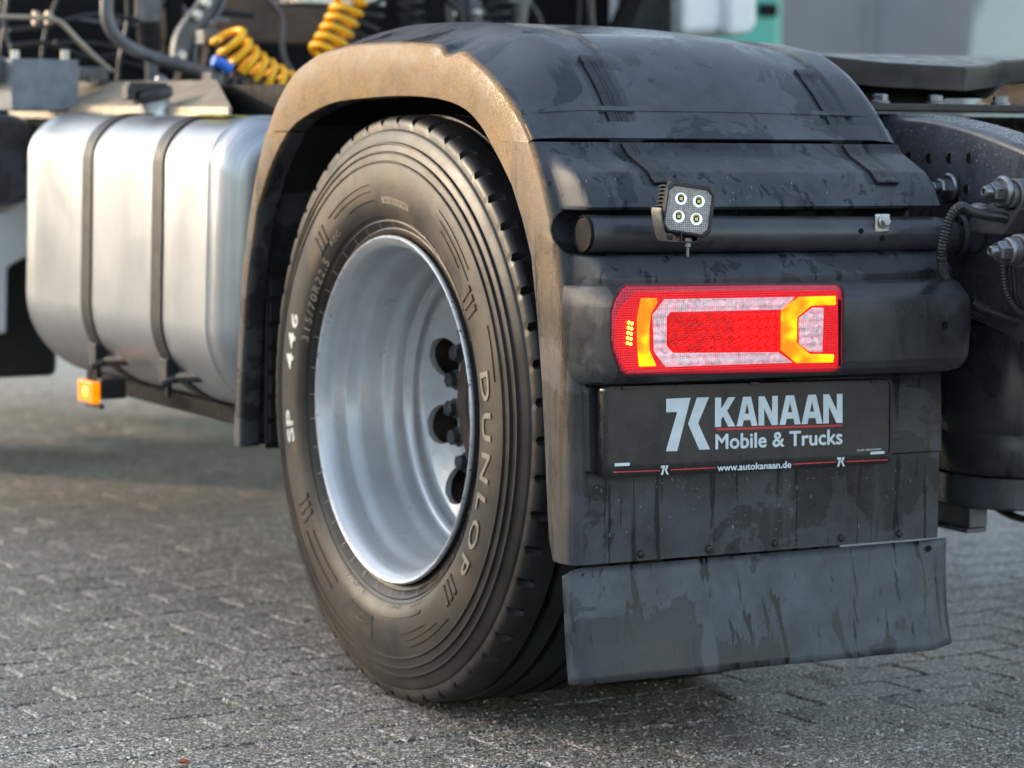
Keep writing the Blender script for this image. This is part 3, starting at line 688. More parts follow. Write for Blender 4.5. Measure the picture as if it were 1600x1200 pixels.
obj('plate_frame', m, M_frame, PH, 40)
m = MB(); m.prism([p+Vector((0, .0022, 0)) for p in rrect((60,86), (1544,48), (1538,455), (62,510), .007, yP)], (0, .004, 0)); obj('plate_insert', m, M_plate, PH, 40)
def flat(name, polys, mat, y=-.6706, th=.0004):
    m = MB()
    for P in polys: m.prism([PP(X, Y, y) for X, Y in P], (0, th, 0))
    return obj(name, m, mat, PH, 1)
def logo(X, Y, s, sk=-.03):
    def q(a, b): return (X+a*s, Y+b*s+a*s*sk)
    return [[q(*p) for p in P] for P in ([(0,2),(127,0),(57,276),(-2,275),(58,72),(0,72)], [(160,0),(223,0),(166,134),(228,272),(172,272),(114,136)])]
flat('logo', logo(370, 142, 1.), M_print)
LT = {'K': [[(0,0),(0,1),(.30,1),(.30,.60),(.64,1),(1,1),(.60,.54),(1,0),(.65,0),(.40,.36),(.30,.25),(.30,0)]],
      'N': [[(0,0),(0,1),(.31,1),(.71,.42),(.71,1),(1,1),(1,0),(.69,0),(.29,.58),(.29,0)]],
      'A': [[(0,0),(.28,0),(.31,1)], [(.28,0),(.5,.78),(.5,1),(.31,1)], [(1,0),(.72,0),(.69,1)], [(.72,0),(.5,.78),(.5,1),(.69,1)], [(.3364,.2),(.6636,.2),(.6015,.42),(.3985,.42)]]}
polys = []
for ch, a, b in zip('KANAAN', (624,737,851,960,1075,1188), (730,845,951,1070,1184,1288)):
    for P in LT[ch]:
        Q = []
        for u, v in P:
            X = a+(b-a)*u; t = (X-623)/665; Q.append((X, (291-22*t)*(1-v)+(138-20*t)*v))
        polys.append(Q)
flat('lettering', polys, M_print)
flat('red_line', [[(630,297),(1287,278),(1287,287),(630,309)]], M_red)
def ptext(s, x0, x1, yb_, yb2, hgt, mat=None, bold=.02, y=-.6709, name='lettering'):
    mb = MB()
    for k, (dx, dy) in enumerate(((-bold, 0), (bold, 0), (0, bold), (0, -bold), (0, 0))):
        t_ = text_mb(s, lambda u, v, w: PP(x0+dx+(x1-x0)*u, dy+yb_+(yb2-yb_)*u-hgt*v, y-.00005*k), 0, False); mb.add(t_.v, t_.f)
    return obj(name, mb, mat or M_print, PH, 1)
ptext('Mobile & Trucks', 628, 1286, 405, 378, 80, bold=2.6)
yF = -.6728
ptext('www.autokanaan.de', 637, 1020, 520, 502, 36, bold=1.5, y=yF)
for P in ([(92,523),(338,515),(338,520),(92,529)], [(392,511),(628,500),(628,505),(392,517)], [(1030,481),(1256,470),(1256,475),(1030,487)], [(1306,468),(1526,459),(1526,464),(1306,474)]): flat('red_line', [P], M_red, yF, .0008)
flat('logo', logo(343, 492, .175)+logo(1261, 449, .175), M_print, yF, .0008)
flat('plate_tab', [[(102,480),(180,476),(180,492),(102,496)], [(1434,420),(1506,416),(1506,430),(1434,434)]], M_print, -.6722, .0008)
ptext('© by 806 - GERMAN SUPPORT', 1364, 1490, 416, 410, 9, bold=.4)
for X, Y in ((165,88), (830,66), (1460,54)):
    p = PP(X, Y, -.673); m = MB(); m.box((p.x-.008, -.6738, p.z-.0025), (p.x+.008, -.671, p.z+.003)); obj('plate_clip', m, M_frame, PH, 30, .0008)
p = PP(1300, 40, -.66)

# ----- lamp tube with end cap, holes and clip
ty, tz, tr = -.612, .8335, .0285
m = MB(); path = [(.034, ty, tz)]+[(.034+.05*k, ty, tz-.0005*k) for k in range(1, 14)]+[(.70, ty+.003, tz-.008), (.735, ty+.018, tz-.012), (.765, ty+.045, tz-.020), (.79, ty+.08, tz-.03), (.83, ty+.12, tz-.035)]
m.sweep(crom(path, 4), tr, 36); tube = obj('lamp_tube', m, M_tube, T, 40)
m = MB(); m.turn([(.002, tr*1.0), (-.003, tr*.99), (-.005, tr*.93), (-.003, tr*.86), (-.003, .0001)], (.034, ty, tz), (1, 0, 0), 36); obj('end_cap', m, M_dark, tube, 30)
for px, py in ((1345, 361), (1378, 372)):
    p = V(px, py, 1, ty-tr+.001); m = MB(); m.turn([(0, .0046), (.0012, .0044), (.0012, .0001)], (p.x, ty-tr*math.sqrt(max(.05, 1-((p.z-tz+.006)/tr)**2))-.0006, p.z), (0, -1, 0), 14); obj('tube_hole', m, M_dark, tube)
p = V(1382, 348, 1, ty-tr-.003)
m = MB(); m.box((p.x-.016, p.y+.001, p.z-.016), (p.x+.013, p.y+.008, p.z+.014)); cl = obj('clip_plate', m, M_zinc, tube, 30, .003)
m = MB(); hexnut(m, (p.x-.001, p.y+.001, p.z+.002), (.15, -1, .1), .0085, .009, .0115); obj('clip_bolt', m, M_zinc, tube, 30)

# ----- square LED work lamp
WL = empty('work_lamp', (0, 0, 0), T); WL['label'] = 'square black work lamp with four LEDs on a metal bracket'
lc = V(1075, 328, 1, -.715); Rl = Matrix.Rotation(rad(-20), 3, 'Z') @ Matrix.Rotation(rad(8), 3, 'Y') @ Matrix.Rotation(rad(-6), 3, 'X')
def LP(a, b, c): return lc+Rl @ Vector((a, c, b))*1.07      # a right, b up, c away from the viewer
def lring(w, c, ch=.24): return [LP(a*w, b*w, c) for a, b in ((-1+ch,-1),(1-ch,-1),(1,-1+ch),(1,1-ch),(1-ch,1),(-1+ch,1),(-1,1-ch),(-1,-1+ch))]
m = MB(); g = [lring(.0335, .030, .3), lring(.0355, .003), lring(.0355, -.004), lring(.0335, -.006), lring(.0316, -.006), lring(.0308, -.003)]; m.grid(g, True); m.f.append(tuple(range(8))); obj('lamp_body', m, M_blk, WL, 30)
for k in range(11):
    for sd_ in (0, 1):
        t = -.028+.0056*k; m = MB(); w = .0011
        if sd_: m.prism([LP(-.033, t, .002), LP(-.0385, t+.001, .007), LP(-.0395, t+.001, .030), LP(-.032, t, .034)], Rl @ Vector((0, 0, w*2)))
        else: m.prism([LP(t, .034, .002), LP(t, .0385, .007), LP(t, .0395, .030), LP(t, .032, .034)], Rl @ Vector((w*2, 0, 0)))
        obj('cooling_fin', m, M_blk, WL, 30)
M_wl = lens_mat('work_lamp_lens', (.58, .55, .54), (1, 1, 1), .0, (1100, 1100, 1100), .85, .08); M_wr = simple('led_reflector', (.80, .80, .78), .12, 1., .1, 100, 0); M_chip = simple('led_chip', (.75, .60, .12), .4, 0, .2, 90, 0)
m = MB(); m.prism(lring(.0312, -.0025), (0, .002, 0)); obj('lamp_lens', m, M_wl, WL)
for a in (-1, 1):
    for b in (-1, 1):
        c = LP(a*.0128, b*.0125+.0012, -.0030); ax = Rl @ Vector((0, -1, 0))
        m = MB(); m.turn([(0, .0088), (.0006, .0090), (.0006, .0078), (.0001, .0052)], c, ax, 24); obj('led_reflector', m, M_wr, WL, 40)
        m = MB(); m.turn([(.0002, .0050), (.0008, .0036), (.0008, .0001)], c, ax, 8); obj('led', m, M_blk, WL, 30)
        m = MB(); q = Rl @ Vector((.0023, 0, 0)); r_ = Rl @ Vector((0, 0, .0023)); d0 = c+ax*.0012; m.prism([d0-q-r_, d0+q-r_, d0+q+r_, d0-q+r_], ax*.0004); obj('led_chip', m, M_chip, WL)
m = MB()      # bent metal bracket
for P in ([(-.048, .002), (-.050, -.004), (-.044, -.030), (-.0385, -.0445), (.010, -.047), (.010, -.0495), (-.0405, -.0470), (-.047, -.031), (-.0525, -.004), (-.051, .004)],):
    m.prism([lc+Vector((a, .020, b)) for a, b in P], (0, -.026, 0))
obj('bracket', m, M_galv, WL, 30, .0008)
m = MB(); m.prism([lc+Vector((a, .022, b)) for a, b in ((-.051, .004), (-.030, .004), (-.030, -.030), (-.044, -.032))], (0, .003, 0)); obj('bracket_plate', m, M_galv, WL, 30, .0008)
m = MB()
for x in (-.0165, .0125): m.box((lc.x+x, lc.y-.008, lc.z-.047), (lc.x+x+.002, lc.y+.014, lc.z-.031))
m.box((lc.x-.0165, lc.y+.012, lc.z-.047), (lc.x+.0145, lc.y+.014, lc.z-.033)); m.box((lc.x-.0165, lc.y-.008, lc.z-.0485), (lc.x+.0145, lc.y+.014, lc.z-.0465)); obj('yoke', m, M_frame, WL, 30, .0005)
m = MB(); hexnut(m, lc+Vector((.000, -.001, -.0465)), (0, 0, 1), .0062, .005); m.cyl(lc+Vector((0, -.001, -.049)), lc+Vector((0, -.001, -.070)), .0026, n=12); m.turn([(0, .0055), (-.005, .0055), (-.006, .004)], lc+Vector((0, -.001, -.050)), (0, 0, 1), 14); obj('bracket_bolt', m, M_bolt, WL, 30)
m = MB(); m.cyl(lc+Vector((.0145, -.001, -.0355)), lc+Vector((.021, -.001, -.0345)), .0028, n=10); m.cyl(lc+Vector((.018, -.001, -.035)), lc+Vector((.0195, -.001, -.0348)), .0045, n=10); obj('yoke_screw', m, M_bolt, WL, 30)

# ----- fuel tank
TK = empty('fuel_tank', (0, 0, 0), T); TK['label'] = 'brushed aluminium fuel tank with two dark straps'
def tank_sec(g=0., n=10):
    x0, x1, z0, z1 = -.012+g, .62-g, .412+g, 1.0-g; out = []
    for cx_, cz_, r, a0 in ((x0+.195-g, z0+.185-g, .185-g, 180), (x1-.1, z0+.1, .1, 270), (x1-.09, z1-.09, .09, 0), (x0+.105-g, z1-.095+g*.0, .095, 90)):
        rx = cx_-x0 if a0 in (180, 90) else x1-cx_; rz = cz_-z0 if a0 in (180, 270) else z1-cz_
        for k in range(n+1):
            a = rad(a0+90*k/n); out.append((cx_+rx*cos(a), cz_+rz*sin(a)))
    return out
# bulge of the outer side
def bul(P, k=1): return [(x-(.010*k*max(0, 1-((z-.68)/.30)**2) if x < .1 else 0), z) for x, z in P]
m = MB(); rows = []
for y, g in ((.640, .10), (.643, .062), (.650, .040), (.661, .022), (.677, .0095), (.695, .0025), (.712, .0), (.716, -.0035), (.724, -.0035), (.728, .0)):
    rows.append([(x, y, z) for x, z in bul(tank_sec(g))])
for k in range(1, 30): rows.append([(x, .728+(1.726-.728)*k/29, z) for x, z in bul(tank_sec(0))])
for y, g in ((1.733, -.003), (1.745, -.003), (1.752, .0), (1.775, .012), (1.79, .04)): rows.append([(x, y, z) for x, z in bul(tank_sec(g))])
m.grid(rows, True); n_ = len(rows[0]); m.f.append(tuple(range(n_))); m.f.append(tuple(range(len(m.v)-n_, len(m.v)))); obj('tank_shell', m, M_tank, TK, 40)
def tstrap(px, py, w):
    y = V(px, py, 0, -.02).y; m = MB(); P = bul(tank_sec(-.004))+bul(tank_sec(-.004))[:1]; Q = bul(tank_sec(-.0005))+bul(tank_sec(-.0005))[:1]
    m.grid([[(x, y-w, z) for x, z in Q], [(x, y-w, z) for x, z in P], [(x, y-w*.9, z) for x, z in P], [(x, y+w*.9, z) for x, z in P], [(x, y+w, z) for x, z in P], [(x, y+w, z) for x, z in Q]]); s = obj('tank_strap', m, M_tstrap, TK, 40)
    m = MB(); b = bul(tank_sec(-.006))[3]; m.box((b[0]-.01, y-w*1.1, b[1]-.045), (b[0]+.03, y+w*.5, b[1]+.005)); m.box((b[0]+.0, y-w*.3, b[1]-.075), (b[0]+.012, y+w*.0, b[1]-.02)); m.cyl((b[0]-.02, y-.03, b[1]-.045), (b[0]+.05, y-.06, b[1]-.01), .008, n=8)
    m.cyl((b[0]+.01, y-.05, b[1]-.03), (b[0]+.06, y-.16, b[1]-.02), .012, n=10)
    obj('strap_clamp', m, M_blk, TK, 30, .003); return y
ys1 = tstrap(136, 400, .027); ys2 = tstrap(246, 400, .027)
m = MB(); bx = .10; m.prism([(bx, .60, .424), (bx+.09, .60, .404), (bx+.09, .60, .37), (bx, .60, .388)], (0, 1.1, 0)); obj('tank_support', m, M_dark, TK, 30, .004)
# filler neck and cap
fp = V(245, 176, 0, .14); m = MB(); m.turn([(-.045, .055), (-.012, .042), (.0, .036), (.034, .034), (.038, .036)], (fp.x, fp.y, 1.0), (-.25, 0, 1), 32); obj('filler_neck', m, M_tank, TK, 40)
cc = Vector((fp.x-.010, fp.y, 1.043)); m = MB(); m.turn([(-.012, .001), (-.012, .043), (.004, .045), (.012, .042), (.014, .001)], cc, (-.25, 0, 1), 28); m.box((cc.x-.058, cc.y-.016, cc.z+.004), (cc.x+.03, cc.y+.016, cc.z+.026)); m.box((cc.x-.064, cc.y-.020, cc.z-.012), (cc.x-.044, cc.y+.020, cc.z+.020)); obj('filler_cap', m, M_blk, TK, 30, .004)
m = MB(); sp_ = V(335, 181, 0, .09); m.box((.05, ys2-.17, 1.0005), (.14, ys2-.02, 1.0015)); obj('yellow_sticker', m, simple('yellow_sticker', (.55, .50, .05), .5, 0, .3, 60, 0), TK)
# side marker
mp = V(142, 612, 0, -.035); m = MB(); m.box((mp.x-.014, mp.y-.046, mp.z-.022), (mp.x+.004, mp.y+.046, mp.z+.024)); SM = obj('side_marker', m, lens_mat('amber_marker', (.9, .25, .0), (1, .20, .0), .40, (120, 120, 120), .3), T, 30, .004, label='small lit amber side marker below the tank')
m = MB(); m.ball((mp.x-.0145, mp.y-.004, mp.z+.002), .010, 10, (.3, 1, 1)); obj('marker_bulb', m, M_led, SM)
m = MB(); m.box((mp.x+.004, mp.y-.05, mp.z-.012), (mp.x+.06, mp.y-.02, mp.z+.03)); m.box((mp.x+.004, mp.y-.045, mp.z-.034), (mp.x+.014, mp.y+.05, mp.z-.024)); obj('marker_bracket', m, M_blk, SM, 30, .002)

# aluminium cover plate above the tank
a, b, c, d = V(18, 165, 0, .16), V(45, 128, 0, .30), V(338, 136, 0, .30), V(362, 168, 0, .16)
d = Vector((.16, d.y, a.z)); c = Vector((.30, c.y, b.z))
m = MB(); m.prism([a, b, c, d], (.004, 0, -.006)); wp = obj('step_plate', m, M_alu, T, 30, .001)
m = MB(); m.box((.152, d.y, a.z-.030), (.160, a.y, a.z+.002)); obj('plate_edge', m, M_alu, wp, 30, .001)
m = MB(); m.box((.17, d.y-.02, .93), (.35, a.y+.05, a.z-.035)); m.box((.32, d.y-.02, .90), (.36, a.y+.05, b.z-.01)); obj('plate_carrier', m, M_dark, T, 30, .004)

# ----- chassis rail on the near side
RX = .83
m = MB(); rows = []
rt = [(1.6, 1.02), (.6, 1.022), (-.10, 1.022), (-.26, 1.020), (-.36, 1.0185), (-.43, 1.014), (-.52, 1.001), (-.60, .985), (-.70, .960), (-.85, .915), (-1.0, .885), (-1.2, .880)]
for y, z in crom([(0, a, b) for a, b in rt], 5) and [(p.y, p.z) for p in crom([(0, a, b) for a, b in rt], 5)]:
    zb = z-.32 if y > -.3 else z-.32+.0*y
    r = .014
    pr = [(RX+.075, z), (RX+r, z), (RX+r*.4, z-r*.18), (RX+r*.12, z-r*.5), (RX, z-r), (RX, zb+r), (RX+r*.3, zb+r*.3), (RX+r, zb), (RX+.075, zb), (RX+.075, zb+.008), (RX+.012, zb+.010), (RX+.009, z-.012), (RX+.075, z-.008)]
    rows.append([(x, y, zz) for x, zz in pr])
m.grid(rows, True); rail = obj('chassis_rail', m, M_rail, T, 35)
def hole(px, py, r, shine=True):
    p = V(px, py, 0, RX); m = MB(); m.turn([(-.0006, r*1.12), (-.0012, r*1.02), (-.001, r*.98), (-.0002, r*.95)], p, (1, 0, 0), 20); m2 = MB(); m2.turn([(-.0008, r*.97), (-.0008, .0001)], p, (1, 0, 0), 20)
    h = obj('rail_hole', m2, M_dark, rail); 
    m = MB(); m.turn([(-.0010, r*.96), (-.0010, .0001)], p+Vector((0, .0, 0)), (1, 0, 0), 20)
    # light far rim of the bored hole
    q = MB(); pts = []
    for k in range(9):
        an = rad(-60+120*k/8); pts.append(Vector((p.x-.0011, p.y-r*.94*cos(an), p.z+r*.94*sin(an)-.0)))
    for k in range(9):
        an = rad(60-120*k/8); pts.append(Vector((p.x-.0011, p.y-r*.55*cos(an*.8), p.z+r*.80*sin(an))))
    q.prism(pts, (.0004, 0, 0)); obj('hole_edge', q, M_zinc, rail)
for px, py in ((1421, 245), (1452, 247), (1484, 247), (1515, 247), (1511, 296), (1592, 324)): hole(px, py, .0095 if px < 1590 else .016)
hole(1495, 314, .012)
def bigbolt(px, py, s, parent, x=RX, off=.0):
    p = V(px, py, 0, x-off); m = MB(); hexnut(m, p, (-1, 0, 0), .017*s, .026*s, .026*s, .010*s); return obj('rail_bolt', m, M_bolt, parent, 28, .0006)
bigbolt(1484, 293, .95, rail, off=.008)
p = V(1582, 305, 0, RX-.06); m = MB(); m.cyl(p, (RX, p.y, p.z), .027, n=28); m.cyl(p+Vector((-.010, 0, 0)), p, .021, n=24); bus = obj('mount_bush', m, M_cast, T, 30, .003)
bigbolt(1568, 300, 1.02, rail, RX, .070)
p2 = V(1550, 338, 0, RX-.055)
m = MB(); m.prism([p+Vector((.0, .0, -.01)), p+Vector((.0, -.02, -.02)), Vector((p.x, p2.y-.03, p2.z-.03)), Vector((p.x, p2.y+.06, p2.z-.03)), Vector((p.x, p2.y+.05, p2.z-.005)), p+Vector((.0, .03, .0))], (.045, 0, 0)); obj('mount_bracket', m, M_cast, T, 30, .005)
p = V(1530, 325, 0, RX-.10); m = MB(); m.ball(p, .014, 10, (1, 1.6, .6)); obj('bracket_cap', m, M_cast, T)
# tube foot with bolt
p = V(1592, 392, 0, .72); m = MB(); m.cyl((p.x-.005, p.y, p.z), (RX, p.y+.02, p.z), .027, n=28); m.cyl((p.x-.02, p.y, p.z), (p.x-.005, p.y, p.z), .022, n=28); foot = obj('tube_foot', m, M_cast, T, 30, .003)
m = MB(); hexnut(m, (p.x-.018, p.y, p.z), (-1, 0, 0), .017, .026, .022, .009); obj('foot_bolt', m, M_bolt, foot, 28, .0006)
for px, py in ((1508, 355), (1528, 352)):
    p = V(px, py, 1, ty-.01); m = MB(); m.turn([(-.004, tr*1.03), (-.004, tr*1.14), (.004, tr*1.14), (.004, tr*1.03)], (p.x, ty+.004, tz-.0085), (1, -.25 if px < 1520 else .1, 0), 32); obj('cable_tie', m, M_blk, T, 30)

# ----- corrugated cable hoses
def corr(pts, ax, val, r=.0085, pitch=.0052, name='corrugated_hose'):
    P = [V(px, py, ax, val if len(q) < 1 else val+q[0]) for px, py, *q in pts]; P = crom(P, 12)
    L = sum((b-a).length for a, b in zip(P, P[1:])); n = int(L/pitch)*4+1; P = resample(P, n)
    m = MB(); m.sweep(P, lambda i: r*(1.0, .97, .80, .80)[i % 4], 12); return obj(name, m, M_hose, T, 60)
M_hose = simple('black_corrugated_plastic', (.016, .017, .02), .34, 0, .2, 60, 0)
corr([(1592,402,-.03), (1594,375,-.04), (1586,350,-.05), (1568,340,-.055), (1545,337,-.06), (1520,331,-.06), (1500,323,-.06), (1486,338,-.055), (1477,365,-.05), (1471,395,-.04), (1474,425,-.02), (1488,455,0), (1508,478,.04), (1535,490,.06)], 1, -.645)
corr([(1568,405,0), (1569,430,0), (1573,458,0), (1585,480,.0), (1604,496,0)], 1, -.70, .008)
corr([(1515,470,0), (1532,481,0), (1548,487,0)], 1, -.64, .0095)
m = MB(); m.sweep(crom([V(1546, 486, 1, -.64), V(1565, 492, 1, -.65), V(1585, 499, 1, -.66), V(1610, 503, 1, -.67)], 6), .0085, 12); obj('smooth_cable', m, M_hose, T)
m = MB(); m.sweep(crom([V(1581, 412, 1, -.69), V(1584, 440, 1, -.69), V(1586, 462, 1, -.69), V(1597, 485, 1, -.69), V(1610, 497, 1, -.69)], 6), .0045, 8); obj('smooth_cable', m, M_hose, T)
m = MB(); m.sweep(crom([V(1494, 322, 1, -.690), V(1501, 319, 1, -.692), V(1506, 326, 1, -.69)], 6), .004, 8); obj('tie_head', m, M_blk, T)

# ----- air spring behind the panel
ac = V(1585, 640, 1, -.30); ax_, ay_ = ac.x, -.30
zt, zm, zb2, zq = V(1540, 498, 1, -.3).z, V(1540, 668, 1, -.3).z, V(1540, 737, 1, -.3).z, V(1540, 785, 1, -.3).z
M_bel = plastic('bellows_rubber', (.022, .024, .028), .30, False, 1., .6, .4)
m = MB(); m.turn([(zt, .001), (zt, .105), (zt-.006, .135), (zt-.03, .146), (zm+.03, .149), (zm+.003, .1485), (zm, .1465), (zm-.003, .1485), (zb2+.02, .147), (zb2+.004, .139), (zb2, .108)], (ax_, ay_, 0), (0, 0, 1), 56); asp = obj('air_spring', m, M_bel, T, 40)
m = MB(); m.turn([(zb2+.002, .104), (zb2, .1425), (zq+.004, .1435), (zq, .140), (zq, .001)], (ax_, ay_, 0), (0, 0, 1), 56); obj('spring_piston', m, M_cast if 0 else M_rail, asp, 40)
m = MB(); m.box((ax_-.13, ay_-.12, zt), (ax_+.16, ay_+.14, zt+.018)); m.box((ax_-.12, ay_-.06, zt+.018), (ax_-.02, ay_+.05, zt+.06)); obj('spring_top_plate', m, M_rail, asp, 30, .003)
m = MB(); m.box((ax_-.135, ay_-.05, zq-.036), (ax_-.095, ay_+.05, zq)); m.box((ax_-.145, ay_-.055, zq-.044), (ax_-.100, ay_+.055, zq-.036)); obj('spring_bracket', m, M_cast, asp, 30, .002)
m = MB(); m.box((.70, -.13, .38), (.84, .13, .47)); m.box((.69, -.35, .41), (.80, .60, .47)); obj('axle_link', m, M_dark, T, 30, .01)
# axle with the round differential housing
m = MB(); m.turn([(-.9, .075), (-.35, .08), (-.28, .14), (-.16, .235), (0, .262), (.16, .235), (.28, .14), (.35, .08), (.9, .075)], (1.52, .0, .50), (1, 0, 0), 48, True); obj('rear_axle', m, M_dark, T, 40)
m = MB(); m.turn([(.0, .262), (.0, .272), (.02, .272), (.02, .262)], (1.40, .0, .50), (1, 0, 0), 48); obj('axle_flange', m, M_dark, T, 40)

# ----- fifth wheel
FW = empty('fifth_wheel', (0, 0, 0), T); FW['label'] = 'greasy steel coupling plate on top of the frame'
m = MB(); o1 = []
def fw(x): return lerp([(.70, -.02), (.80, -.20), (.86, -.26), (1.10, -.22), (1.26, -.05)], x)
zf = 1.146
top = [(.62, .34), (.60, .10), (.64, -.02), (.74, -.14), (.86, -.24), (1.02, -.27), (1.12, -.22), (1.18, -.17), (1.25, -.15), (1.32, -.17), (1.38, -.22), (1.48, -.27), (1.64, -.24), (1.76, -.14), (1.86, -.02), (1.90, .10), (1.88, .34), (1.60, .60), (.90, .60)]
def zt_(x, y): return zf-.16*max(0, -.02-y)*1.0
m.v = [(x, y, zt_(x, y)) for x, y in top]+[(x, y, zt_(x, y)-(.045 if y < .4 else .02)) for x, y in top]; n_ = len(top)
m.f = [tuple(range(n_)), tuple(range(2*n_-1, n_-1, -1))]+[(i, (i+1) % n_, n_+(i+1) % n_, n_+i) for i in range(n_)]
obj('coupling_plate', m, M_grease, FW, 30, .004)
m = MB(); rows = []
for k in range(9):
    t = k/8; x = .74+.44*t; dz = .055*sin(pi*min(1, t*1.25))**.6 if t < .8 else .055*(1-t)/.2
    rows.append([(x, -.16, zf-.055), (x, -.20, zf-.06-dz), (x, .30, zf-.06-dz), (x, .34, zf-.05)])
m.grid(rows); obj('plate_web', m, M_grease, FW, 30)
for x in (.80, 1.60):
    m = MB(); m.prism([(x, -.02, 1.03), (x, .46, 1.03), (x, .34, 1.10), (x, .10, 1.10)], (.10, 0, 0)); m.cyl((x-.02, .22, 1.075), (x+.12, .22, 1.075), .03, n=16); obj('pedestal', m, M_grease, FW, 30, .006)
m = MB(); m.box((.78, -.30, 1.026), (1.78, .70, 1.040)); obj('mounting_plate', m, M_grease, FW, 30, .003)
for x, y in ((.84, -.26), (.96, -.26), (1.10, -.27), (1.25, -.26), (.84, .0), (1.4, -.26)): 
    m = MB(); hexnut(m, (x, y, 1.040), (0, 0, 1), .014, .016, .018); obj('plate_bolt', m, M_bolt, FW, 30)

# far chassis rail and cross member
m = MB(); m.box((1.66, -1.1, .74), (1.67, 3.2, 1.02)); m.box((1.59, -1.1, 1.012), (1.66, 3.2, 1.02)); obj('far_rail', m, M_rail, T, 30, .002)
m = MB(); m.box((.84, 1.6, .74), (.85, 3.4, 1.02)); m.box((.84, 1.15, .80), (1.66, 1.25, .98)); m.box((.84, -.95, .74), (1.66, -.90, .86)); obj('cross_member', m, M_dark, T, 30, .004)
# right rear wheels of the far side
for x in (1.83, 2.185): pass
far = tyre_mb(0)
fw_o = obj('far_tyre', tyre_mb(1.84), M_tyre, T, 38, label='rear tyre on the far side')
fo2 = fw_o.copy(); COL.objects.link(fo2); fo2.location = (.352, 0, 0)

# ----- back of the cab with its lines and brackets (beyond focus)
CY = 3.05
CB = empty('cab', (0, 0, 0), T); CB['label'] = 'back of the white cab with dark lower body'
m = MB(); m.box((.04, CY, .42), (2.46, CY+2.3, 1.06)); m.box((.10, CY+.05, 1.06), (2.40, CY+2.2, 3.4)); obj('cab_body', m, M_dark, CB, 30, .03)
m = MB(); m.box((-.02, CY+.22, .50), (.03, CY+1.7, .90)); m.box((-.015, CY+.60, .30), (.02, CY+1.7, .49)); obj('side_step', m, M_white, CB, 30, .02)
pa = V(1062, -60, 1, 2.75); pb = V(1183, 62, 1, 2.75)
m = MB(); 
m.prism([V(1063, -400, 1, 2.7), V(1063, 57, 1, 2.7), V(1120, 55, 1, 2.7), V(1152, 40, 1, 2.7), V(1152, -400, 1, 2.7)], (0, .5, 0)); sf = obj('side_fairing', m, M_white, CB, 30, .03, 3)
m = MB(); q0 = V(1152, 40, 1, 2.7); m.prism([V(1140, -400, 1, 2.66), V(1140, 57, 1, 2.66), V(1172, 55, 1, 2.66), V(1185, 42, 1, 2.66), V(1185, -400, 1, 2.66)], (0, .6, 0)); obj('fairing_edge', m, M_white, CB, 30, .02, 3)
m = MB(); m.prism([V(1049, -300, 1, 2.68), V(1049, 60, 1, 2.68), V(1060, 60, 1, 2.68), V(1060, -300, 1, 2.68)], (0, .3, 0)); obj('fairing_seal', m, M_pipe, CB, 30)

def pipe(name, pts, y, r, mat, n=12, sm=8, parent=T):
    P = [V(px, py, 1, y+(q[0] if q else 0)) for px, py, *q in pts]; m = MB(); m.sweep(crom(P, sm), r, n); return obj(name, m, mat, parent, 50)
pipe('bent_pipe', [(168,-60), (167,0), (168,30), (178,52), (200,72), (240,90), (290,105), (330,116)], 1.9, .0155, M_pipe)
th = pipe('thin_pipe', [(-40,24), (0,26), (50,27), (80,29), (98,38), (125,66), (150,90), (175,112)], 2.1, .0062, M_alu)
for px in (56, 76):
    p = V(px, 28, 1, 2.1); m = MB(); m.cyl(p-Vector((.006, 0, 0)), p+Vector((.006, 0, 0)), .017, n=12); obj('pipe_fitting', m, M_alu, th, 30)
# cab damper: tube with bellows
a, b = V(232, -40, 1, 2.3), V(232, 34, 1, 2.3); m = MB(); m.cyl(a, b, .034, n=20); dm = obj('cab_damper', m, M_pipe, T)
P = resample([V(233, 34, 1, 2.3), V(236, 80, 1, 2.3)], 41); m = MB(); m.sweep(P, lambda i: (.034, .034, .024, .024)[i % 4], 16); obj('damper_bellows', m, M_blk, dm, 60)
m = MB(); m.cyl(V(236, 80, 1, 2.3), V(238, 135, 1, 2.3), .016, n=12); obj('damper_rod', m, M_pipe, dm)
# curved bracket arm
arm = crom([V(340,-30,1,2.05), V(322,12,1,2.05), V(300,40,1,2.05), V(285,68,1,2.05), V(282,110,1,2.05)], 6); m = MB(); rows = []
for i, p in enumerate(arm):
    w = .030; t = (arm[min(i+1, len(arm)-1)]-arm[max(0, i-1)]).normalized(); u = t.cross(Vector((0, 1, 0))).normalized()
    rows.append([p-u*w, p-u*w+Vector((0, -.03, 0)), p-u*w*.7+Vector((0, -.03, 0)), p-u*w*.7+Vector((0, -.01, 0)), p+u*w*.7+Vector((0, -.01, 0)), p+u*w*.7+Vector((0, -.03, 0)), p+u*w+Vector((0, -.03, 0)), p+u*w])
m.grid(rows, True); ba = obj('bracket_arm', m, M_pipe, T, 30, .002)
for px, py in ((322, 4), (308, 24), (283, 87)):
    p = V(px, py, 1, 2.02); m = MB(); hexnut(m, p, (0, -1, 0), .011, .01, .014); obj('arm_bolt', m, M_zinc, ba, 30)
m = MB(); m.prism([V(262,-40,1,2.5), V(300,-40,1,2.5), V(272,70,1,2.5), V(258,100,1,2.5)], (0, .05, 0)); obj('arm_web', m, M_dark, T, 30, .005); m = MB(); m.prism([V(285,110,1,2.1), V(320,110,1,2.1), V(330,60,1,2.1), V(345,30,1,2.1), V(335,90,1,2.1), V(322,130,1,2.1), V(280,130,1,2.1)], (0, .05, 0)); obj('arm_web', m, M_dark, T, 30, .005)
